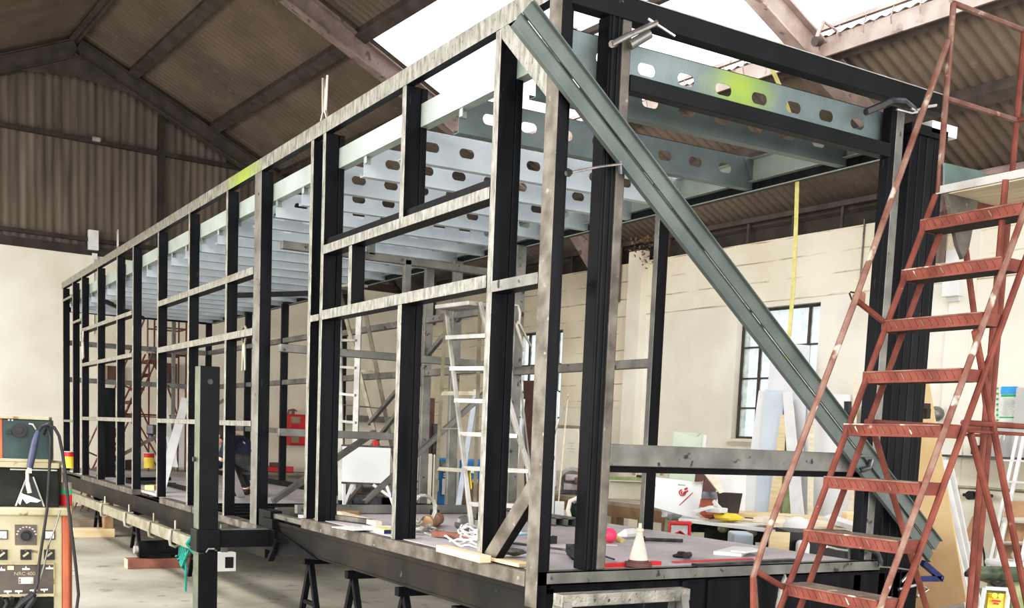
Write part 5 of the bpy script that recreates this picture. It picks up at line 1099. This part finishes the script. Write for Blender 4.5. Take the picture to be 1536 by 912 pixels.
# sheets leaning on the wall below window 1
def lean(name, label, pts, m_, cat='sheet', th=.018):
    b = MB(); P = []
    for (x, y, u_) in pts: P.append(at(x, y, u=u_))
    b.poly(P, th, HU); return one(name, label, cat, b, m_)
lean('leaning_sheet', 'large lilac grey sheet leaning against the window on the right wall', [(1158,513,8.86),(1214,518,8.86),(1196,800,8.35),(1130,795,8.35)], 'lilac')
lean('leaning_sheet', 'narrow pale grey sheet at left edge of the stack below window', [(1138,586,8.7),(1148,586,8.7),(1133,790,8.15),(1110,790,8.15)], 'whitep')
lean('leaning_sheet', 'pale blue sheet leaning in front of the lilac one', [(1147,584,8.66),(1176,587,8.66),(1160,795,8.1),(1131,795,8.1)], 'paleblue')
lean('leaning_plank', 'yellow pine plank leaning in front of the pale blue sheet', [(1171,622,8.5),(1180,622,8.5),(1166,800,8.0),(1148,800,8.0)], 'pine', 'plank')
lean('leaning_plank', 'greenish timber plank leaning right of the yellow pine plank', [(1180,640,8.52),(1187,640,8.52),(1190,800,8.05),(1166,800,8.05)], 'olive', 'plank')
lean('leaning_plank', 'white strip leaning outward right of the pale blue sheet', [(1174,588,8.6),(1187,588,8.6),(1208,800,8.0),(1188,800,8.0)], 'white', 'plank')
lean('leaning_board', 'wide white board leaning on the wall behind the handrail', [(1190,588,8.8),(1275,592,8.8),(1272,800,8.4),(1200,800,8.4)], 'whitep', 'board')
lean('leaning_plank', 'thin cream batten leaning before the wide white board', [(1214,600,8.6),(1221,600,8.6),(1218,800,8.1),(1210,800,8.1)], 'pale', 'plank')
lean('leaning_plank', 'tall thin pine lath leaning on wall behind the steps', [(1281,560,8.8),(1286,560,8.8),(1278,800,8.3),(1270,800,8.3)], 'pale', 'plank')
lean('leaning_plank', 'dark steel strip standing beside the tall pine lath', [(1266,602,8.7),(1276,602,8.7),(1276,650,8.6),(1266,650,8.6)], 'clampd', 'strip')
lean('leaning_board', 'tan board leaning on wall left of the black column', [(1310,590,8.8),(1345,592,8.8),(1345,800,8.3),(1300,800,8.3)], 'pale', 'board')
lean('leaning_board', 'cream offcut board leaning behind tan board', [(1296,610,8.85),(1312,610,8.85),(1300,790,8.5),(1288,790,8.5)], 'whitep', 'board')
lean('fibreboard_sheet', 'big tan fibreboard sheet leaning sideways right of the column', [(1352,560,6.9),(1390,560,6.9),(1449,902,6.3),(1345,925,6.3)], 'mdf', 'sheet', .02)
for i, (x0, x1, y0, w, u0, lb) in enumerate(((1399,1452,700,11,7.2,'white plastic trim length leaning, left of the three'), (1409,1459,690,11,7.3,'white plastic trim length leaning, middle of the three'), (1419,1466,690,10,7.4,'white plastic trim length leaning, right of the three'))):
    lean('trim_length', lb, [(x0,y0,u0+.6),(x0+w*.8,y0,u0+.6),(x1+w*.6,912,u0-.2),(x1-w*.4,912,u0-.2)], 'white', 'trim')
lean('leaning_plank', 'grey metal angle leaning between fibreboard and trim', [(1392,600,7.6),(1397,600,7.6),(1422,780,7.1),(1415,780,7.1)], 'paleblue', 'strip')
# trestle table of boards
tz = .85
def slab(name, label, pts, m_, z, th=.03, cat='board'):
    b = MB(); b.poly([at(x, y, z=z) for x, y in pts], -th, (0,0,1)); return one(name, label, cat, b, m_)
slab('table_board', 'long white-edged board forming front of the trestle table', [(1018,778),(1180,797),(1330,806),(1330,800),(1180,790),(1026,772)], 'whitep', tz)
slab('table_board', 'wide pale pine board lying on the trestle table', [(1050,774),(1330,800),(1350,785),(1110,768)], 'pale', tz+.02)
for i, (pts, z, m_, lb) in enumerate(((((1090,768),(1330,786),(1335,781),(1105,765)),tz+.07,'pine','long pine batten along back of the trestle table'), (((1150,784),(1340,797),(1342,792),(1158,779)),tz+.06,'pale','pale batten on trestle table below the lowest visible treads'), (((1130,776),(1330,790),(1331,787),(1140,773)),tz+.09,'pale','thin pale batten in the middle of trestle table'), (((1235,775),(1310,798),(1318,794),(1245,771)),tz+.12,'white','white batten lying askew on the trestle table'))):
    slab('timber_length', lb, pts, m_, z, .04, 'timber')
b = MB(); lump(b, at(1006,770,z=.86), .10, (1.1,1,.7), 11, 12); one('rag', 'crumpled lilac grey rag on left end of the trestle table', 'rag', b, 'cloth')
b = MB(); lump(b, at(1092,776,z=.90), .12, (1.3,1,.35), 12, 12); one('yellow_net', 'heap of yellow netting on the trestle table', 'netting', b, 'yellow')
b = MB(); lump(b, at(1066,771,z=.91), .09, (1.2,1,.5), 13, 12); one('orange_bag', 'small orange bag on trestle table beside yellow netting', 'bag', b, 'orange')
b = MB(); b.bar(at(1040,768,z=.95), at(1068,760,z=1.0), .05, .02); one('white_batten', 'short white batten propped on the table beside orange bag', 'batten', b, 'white')
b = MB(); b.bar(at(1064,764,z=.97), at(1086,766,z=.97), .14, .05); one('white_box', 'flat white box on trestle table behind the orange bag', 'box', b, 'white', bevel=.01)
b = MB(); b.bar(at(1070,752,z=1.05), at(1082,764,z=.98), .02, .03); one('white_batten', 'white angled batten standing over flat white box', 'batten', b, 'white')
b = MB(); b.lathe([(.13,0),(.125,.05),(.09,.10),(.03,.125),(.0,.128)], at(1195,796,z=.88), n=18); one('white_bowl', 'upturned white bowl on trestle table behind the handrail foot', 'bowl', b, 'white')
b = MB(); b.box(-.06,.06,-.04,.04,0,.10); o = one('wood_block', 'small wooden block with notch on table behind the steps', 'block', b, 'pine', bevel=.01, loc=at(1272,782,z=.90))
b = MB(); b.bar(at(1014,762,z=.9), at(1034,766,z=.9), .03, .02); one('dark_tool', 'black handled tool lying at left end of trestle table', 'tool', b, 'blackp')
# folding work stands under it
for i, (x, y, lb) in enumerate(((1030, 783, 'dark plastic folding work stand with cream pads, leftmost under table'), (1086, 791, 'dark plastic folding work stand with cream pads, middle under table'), (1128, 797, 'dark plastic folding work stand with cream pads, rightmost under table'))):
    p = at(x, y, z=.80); t = thing('work_stand', lb, 'stand', (p.x, p.y, 0), -.5)
    b = MB(); b.box(-.05,.50,-.05,.05,.70,.80); b.build('top_rail', 'blackp', t, bevel=.01)
    for xx in (0,.42):
        for s in (-1,1): b = MB(); b.bar((xx,0,.72),(xx,s*.28,0),.07,.05,(1,0,0)); b.build('leg', 'blackmatt', t)
    b = MB(); b.ball((-.02,-.05,.79), .06, 10, (1,1,.7)); b.build('pad', 'weldc', t)
    b = MB(); b.bar((.0,-.20,.20),(.42,-.20,.20),.03,.03); b.bar((.05,.15,.3),(.4,-.15,.3),.03,.03); b.build('cross_tie', 'clampd', t)
t = thing('red_stool', 'bright red tubular frame stool behind the deck edge', 'stool', at(1018,800,d=9.3)); c = at(1018,784,d=9.3)
b = MB(); P = [at(1003,808,d=9.2), at(1005,785,d=9.2), at(1034,786,d=9.2), at(1034,812,d=9.2)]; b.tube(P, .018, 8); P = [at(1005,785,d=9.2), at(1012,784,d=9.5), at(1036,785,d=9.5), at(1034,786,d=9.2)]; b.tube(P, .018, 8); b.tube([at(1004,806,d=9.2), at(1020,798,d=9.4), at(1034,808,d=9.2)], .014, 6)
b.build('frame', 'redb', t, world=True); b = MB(); fbox(b, 1006, 787, 1033, 808, 9.6, .03); b.build('back_panel', 'cloth', t, world=True)
gb = MB(); fbox(gb, 1100, 800, 1130, 840, 9.9, .3); one('grey_bin', 'pale blue plastic bin under the trestle table', 'bin', gb, 'paleblue', bevel=.02)
gb = MB(); fbox(gb, 1064, 795, 1100, 815, 10.6, .3); one('green_crate', 'green grey crate under the trestle table', 'crate', gb, 'mossy', bevel=.02)
gb = MB(); fbox(gb, 1180, 800, 1290, 955, 9.0, .5); one('dark_cupboard', 'dark cupboard opening under right part of the trestle table', 'cupboard', gb, 'blackp')
gb = MB(); fbox(gb, 1150, 798, 1180, 958, 8.9, .04); one('pine_panel', 'pine panel standing under the trestle table left of dark cupboard', 'panel', gb, 'pine')
gb = MB(); fbox(gb, 1199, 812, 1216, 836, 8.8, .15); one('white_jug', 'small white jug in front of the dark cupboard', 'jug', gb, 'white', bevel=.03)
# wall fittings on the right
b = MB(); wbox(b, 1424, 470, 1452, 560, .05); wone('wall_panel', 'pale pilaster panel with screw holes on the right wall behind treads', 'panel', b, 'cream')
b = MB(); wbox(b, 1423, 424, 1447, 445, .14); wbox(b, 1425, 440, 1443, 452, .06); wone('switch_box', 'white electrical switch box on right wall behind second tread', 'switch box', b, 'white', bevel=.01)
b = MB(); wbox(b, 1423, 377, 1439, 394, .05); wone('wall_socket', 'small white socket plate on the right wall under the platform', 'socket', b, 'white')
b = MB(); p = HC(at(1298, 345, u=WU)); b.tube([(WU-.03, p.y, 4.7), (WU-.03, p.y-.0, 3.9)], .012, 6); wone('wall_wire', 'thin wire running down the right wall from the eave', 'wire', b, 'grey')
t = thing('lamp_bracket', 'rusty lamp bracket on the right wall beside the handrail', 'bracket', at(1285,448,u=8.9))
b = MB(); b.tube([at(1274,440,u=8.8), at(1280,456,u=8.7), at(1290,440,u=8.6), at(1276,438,u=8.8)], .012, 5); b.build('hoop', 'dark', t, world=True); b = MB(); fbox(b, 1286, 438, 1299, 455, 11.7, .2); b.build('lamp', 'redbrown', t, world=True, bevel=.02)
b = MB(); c = at(1354, 293, u=8.6); b.cyl(c, c+HU*.25, .09, 14); one('round_fitting', 'round dark fitting on the eave beside the black column', 'fitting', b, 'dark')
# poster
t = thing('safety_poster', 'wall poster with blue and green header bands and lines of print', 'poster', HW(0,0,0), HANG)
b = MB(); wbox(b, 1501, 579, 1527, 633, .01); b.build('sheet', 'poster', t); 
b = MB(); wbox(b, 1502, 580, 1526, 591, .004, off=.011); b.build('blue_band', 'posterb', t); b = MB(); wbox(b, 1502, 592, 1526, 595, .004, off=.011); wbox(b, 1499, 625, 1523, 627, .004, off=.011); b.build('green_band', 'posterg', t)
b = MB()
for k in range(9): wbox(b, 1505, 598+k*3, 1519+(k*7) % 5, 598.8+k*3, .003, off=.011)
b.build('print', 'inkl', t); b = MB()
for k in range(7): wbox(b, 1494.5, 581+k*8, 1497.5, 584+k*8, .003, off=.011)
b.build('icons', 'posterg', t)
b = MB(); wbox(b, 1529, 582, 1560, 690, .06); wone('grey_duct', 'grey metal cupboard on right wall at picture edge beside the poster', 'cupboard', b, 'greywall'); 
b = MB(); wbox(b, 1471, 640, 1530, 692, .02); wone('grey_backboard', 'grey backboard on right wall below the poster', 'board', b, 'greywall')
b = MB(); wbox(b, 1421, 682, 1560, 691, .25); wone('wall_shelf', 'dark grey narrow shelf on right wall below the poster', 'shelf', b, 'clampd')
b = MB(); wbox(b, 1465, 668, 1473, 682, .12); wone('shelf_bottle', 'small black bottle on the dark grey narrow shelf', 'bottle', b, 'blackp', bevel=.01)
b = MB(); p, q_ = HC(at(1431,730,u=8.9)), HC(at(1560,742,u=8.9)); b.tube([(8.9,p.y,p.z),(8.9,q_.y,p.z-.0)], .02, 8)
for x in (1438, 1470): c = HC(at(x, 731, u=8.9)); b.tube([(8.9,c.y,p.z),(8.9,c.y,p.z-.18)], .012, 6)
wone('air_pipe', 'thin horizontal pipe on right wall below shelf', 'pipe', b, 'aluy')
for x, lb in ((1455, 'round black valve on wall pipe, left one'), (1471, 'round black valve on wall pipe, right one')):
    b = MB(); c = HC(at(x, 743, u=8.8)); b.cyl((8.78,c.y,c.z),(8.86,c.y,c.z),.055,14); b.tube([(8.85,c.y-.12,c.z),(8.85,c.y+.12,c.z)], .02, 8); wone('valve', lb, 'valve', b, 'blackp')
b = MB(); P = [at(1471,748,u=8.85), at(1468,775,u=8.85), at(1469,800,u=8.85), at(1476,830,u=8.85), at(1478,860,u=8.85)]; b.tube(P, .012, 6); one('wall_cable', 'black cable looping down right wall behind the rear legs', 'cable', b, 'rubber')
b = MB(); b.tube([at(1372+120,668,u=8.9), at(1500,655,u=8.9), at(1507,650,u=8.9), at(1506,660,u=8.9)], .01, 5); one('wall_hook', 'small pale hook on the grey backboard', 'hook', b, 'white')
# grey plug by the column
b = MB(); fbox(b, 1382, 605, 1396, 613, 9.5, .1); fbox(b, 1390, 613, 1396, 628, 9.5, .1); one('wall_bracket', 'dark steel bracket just right of the black column', 'bracket', b, 'dark'); b = MB(); b.ball(at(1403,621,u=8.8), .11, 12, (1,1,.9)); one('wall_lamp', 'round grey lamp on the wall right of black column', 'lamp', b, 'grey')
# aluminium and brown wall ladder at right edge
t = thing('wall_ladder', 'white framed ladder with brown treads leaning at the right edge', 'ladder', at(1500,860,u=8.0))
for p, q_ in (((1484,853),(1527,650)), ((1494,853),(1537,650)), ((1530,853),(1560,700))):
    b = MB(); b.bar(at(*p, u=8.0), at(*q_, u=8.8), .035, .05); b.build('stile', 'white', t, world=True)
for (x0, y0, x1, y1) in ((1508,752,1545,776), (1503,784,1545,812), (1498,816,1542,842)):
    b = MB(); pq(b, [(x0+3,y0,dict(u=8.35)),(x1,y0,dict(u=8.35)),(x1-5,y1,dict(u=8.2)),(x0-4,y1,dict(u=8.2))], .02, HU); b.build('tread', 'cardboard', t, world=True)
for y in (782, 815, 690, 722): b = MB(); b.bar(at(1500,y,u=8.3), at(1545,y+2,u=8.3), .03, .02); b.build('rung', 'white', t, world=True)
b = MB(); pq(b, [(1458,775,dict(u=8.85)),(1470,770,dict(u=8.85)),(1455,812,dict(u=8.5)),(1443,812,dict(u=8.5))], .02, HU); one('cardboard_offcut', 'tan cardboard offcut leaning on the right wall above green machine', 'board', b, 'cardboard')
# green machine
t = thing('green_lathe', 'mottled green machine with long spindle at the lower right edge', 'machine', at(1500,905,d=7.2))
b = MB(); b.tube([at(1450,861,d=7.0), at(1456,859,d=7.0), at(1540,862,d=6.9)], .05, 12, radii=[.02,.045,.05]); b.build('spindle', 'mottled', t, world=True); b = MB(); b.cyl(at(1448,861,d=7.0), at(1453,861,d=7.0), .018, 10); b.build('nose', 'blackp', t, world=True)
b = MB(); fbox(b, 1512, 878, 1560, 1065, 7.0, .4); b.build('bed', 'olive', t, world=True, bevel=.02); b = MB(); fbox(b, 1488, 868, 1560, 878, 7.1, .4); b.build('table', 'wood', t, world=True)
b = MB(); fbox(b, 1504, 845, 1560, 856, 7.3, .3); b.build('cover', 'white', t, world=True, bevel=.02); b = MB(); b.ball(at(1523,832,d=7.4), .03, 8); b.cyl(at(1523,832,d=7.4), at(1523,846,d=7.4), .012, 6); fbox(b, 1518, 842, 1540, 845, 7.4, .1); b.build('lever', 'alu', t, world=True)
b = MB(); b.tube([at(1487,872,d=7.0), at(1496,878,d=7.0), at(1506,874,d=7.0)], .02, 6); b.build('chuck', 'blackp', t, world=True)
t = thing('yellow_control_box', 'yellow control plate with two round caps in a white frame at lower right', 'control box', at(1495,905,d=6.6))
b = MB(); pq(b, [(1483,889,dict(d=6.6)),(1509,891,dict(d=6.6)),(1505,940,dict(d=6.6)),(1478,938,dict(d=6.6))], .03, FW); b.build('plate', 'yellow', t, world=True)
b = MB()
for a, c_ in (((1477,882),(1466,945)), ((1477,882),(1513,884)), ((1513,884),(1507,945))): b.bar(at(*a, d=6.58), at(*c_, d=6.58), .018, .02)
b.build('frame', 'white', t, world=True)
b = MB()
for x, y in ((1489,893),(1498,894)): c = at(x, y, d=6.58); b.cyl(c, c-FW*.03, .017, 12)
b.build('cap', 'yellow', t, world=True)
b = MB(); b.bar(at(1488,901,d=6.57), at(1501,902,d=6.57), .004, .012); b.bar(at(1490,905,d=6.57), at(1498,906,d=6.57), .004, .012); b.build('print', 'redb', t, world=True)
# sheet on top of the steps' platform
b = MB(); b.poly([at(1417,284,y=-1.06), at(1492,268,y=-1.06), at(1470,256,y=-1.06), at(1447,251,y=-1.06), at(1417,244,y=-1.06)], .01, (0,1,0)); one('glass_sheet', 'splattered green grey sheet propped on platform of the near red steps', 'sheet', b, 'glassgreen')

q = random.Random(21); b = MB(); c = at(973, 365, u=8.85)
for k in range(90):
    p = c + HV*q.gauss(0, .22) + HU*q.uniform(-.12, .05) + Vector((0, 0, q.gauss(0, .16))); r = Matrix.Rotation(q.uniform(0, 6), 3, 'X') @ Matrix.Rotation(q.uniform(0, 6), 3, 'Z'); w = q.uniform(.02, .05)
    b.add([p+r@Vector((-w,0,0)), p+r@Vector((0,w*.5,0)), p+r@Vector((w,0,.01)), p+r@Vector((0,-w*.5,0))], [(0,1,2,3)])
o = one('dried_leaves', 'clump of dried brown leaves lodged at the eave above the wall pier', 'leaves', b, 'wood'); o['kind'] = 'stuff'
t = thing('shackle', 'steel shackle plate bolted round the rafter above the end header', 'shackle', at(1226, 60, v=3.8))
b = MB(); b.tube([at(1236,33,v=3.75), at(1228,48,v=3.72), at(1222,66,v=3.72), at(1226,82,v=3.75)], .022, 8); b.build('hook', 'rafter', t, world=True)
b = MB(); b.tube([at(1222,62,v=3.7), at(1230,62,v=3.7)], .05, 10); b.build('bolt', 'dark', t, world=True)
b = MB(); b.tube([at(1236,33,v=3.75), at(1250,42,v=3.7), at(1268,60,v=3.75)], .014, 6); b.build('cable', 'rafter', t, world=True)
GR = dict(leaning_pole='poles and pipes leaning by the far windows', trim_length='white trim lengths leaning on right wall', square_tube='square tubes lying on the deck', timber_batten='timber battens on the deck',
    work_stand='folding work stands under the trestle table', locking_pliers='locking pliers clipped to the frame', wall_arrow='red arrows on gable wall', paint_bucket='paint buckets on the low deck', valve='valves on the wall pipe',
    brass_valve='brass valves on the wall', white_plank='white planks in the left bay', steel_tube='dark tubes on the low deck', leaning_sheet='sheets leaning below the window', leaning_plank='planks leaning on the right wall',
    leaning_board='boards leaning on the right wall', timber_length='timber lengths on the trestle table', table_board='boards on the trestle table', steel_upright='steel uprights beside the blue machine', step_ladder='aluminium step ladders inside the frame',
    timber_block='timber packing under the chassis', wall_speaker='speakers on the gable wall', cable_heap='cable heaps on the deck', g_clamp='G clamps on the open end')
for o in list(bpy.data.objects):
    k = o.name.split('.')[0]
    if o.parent is None and k in GR and 'category' in o and 'group' not in o: o['group'] = GR[k]
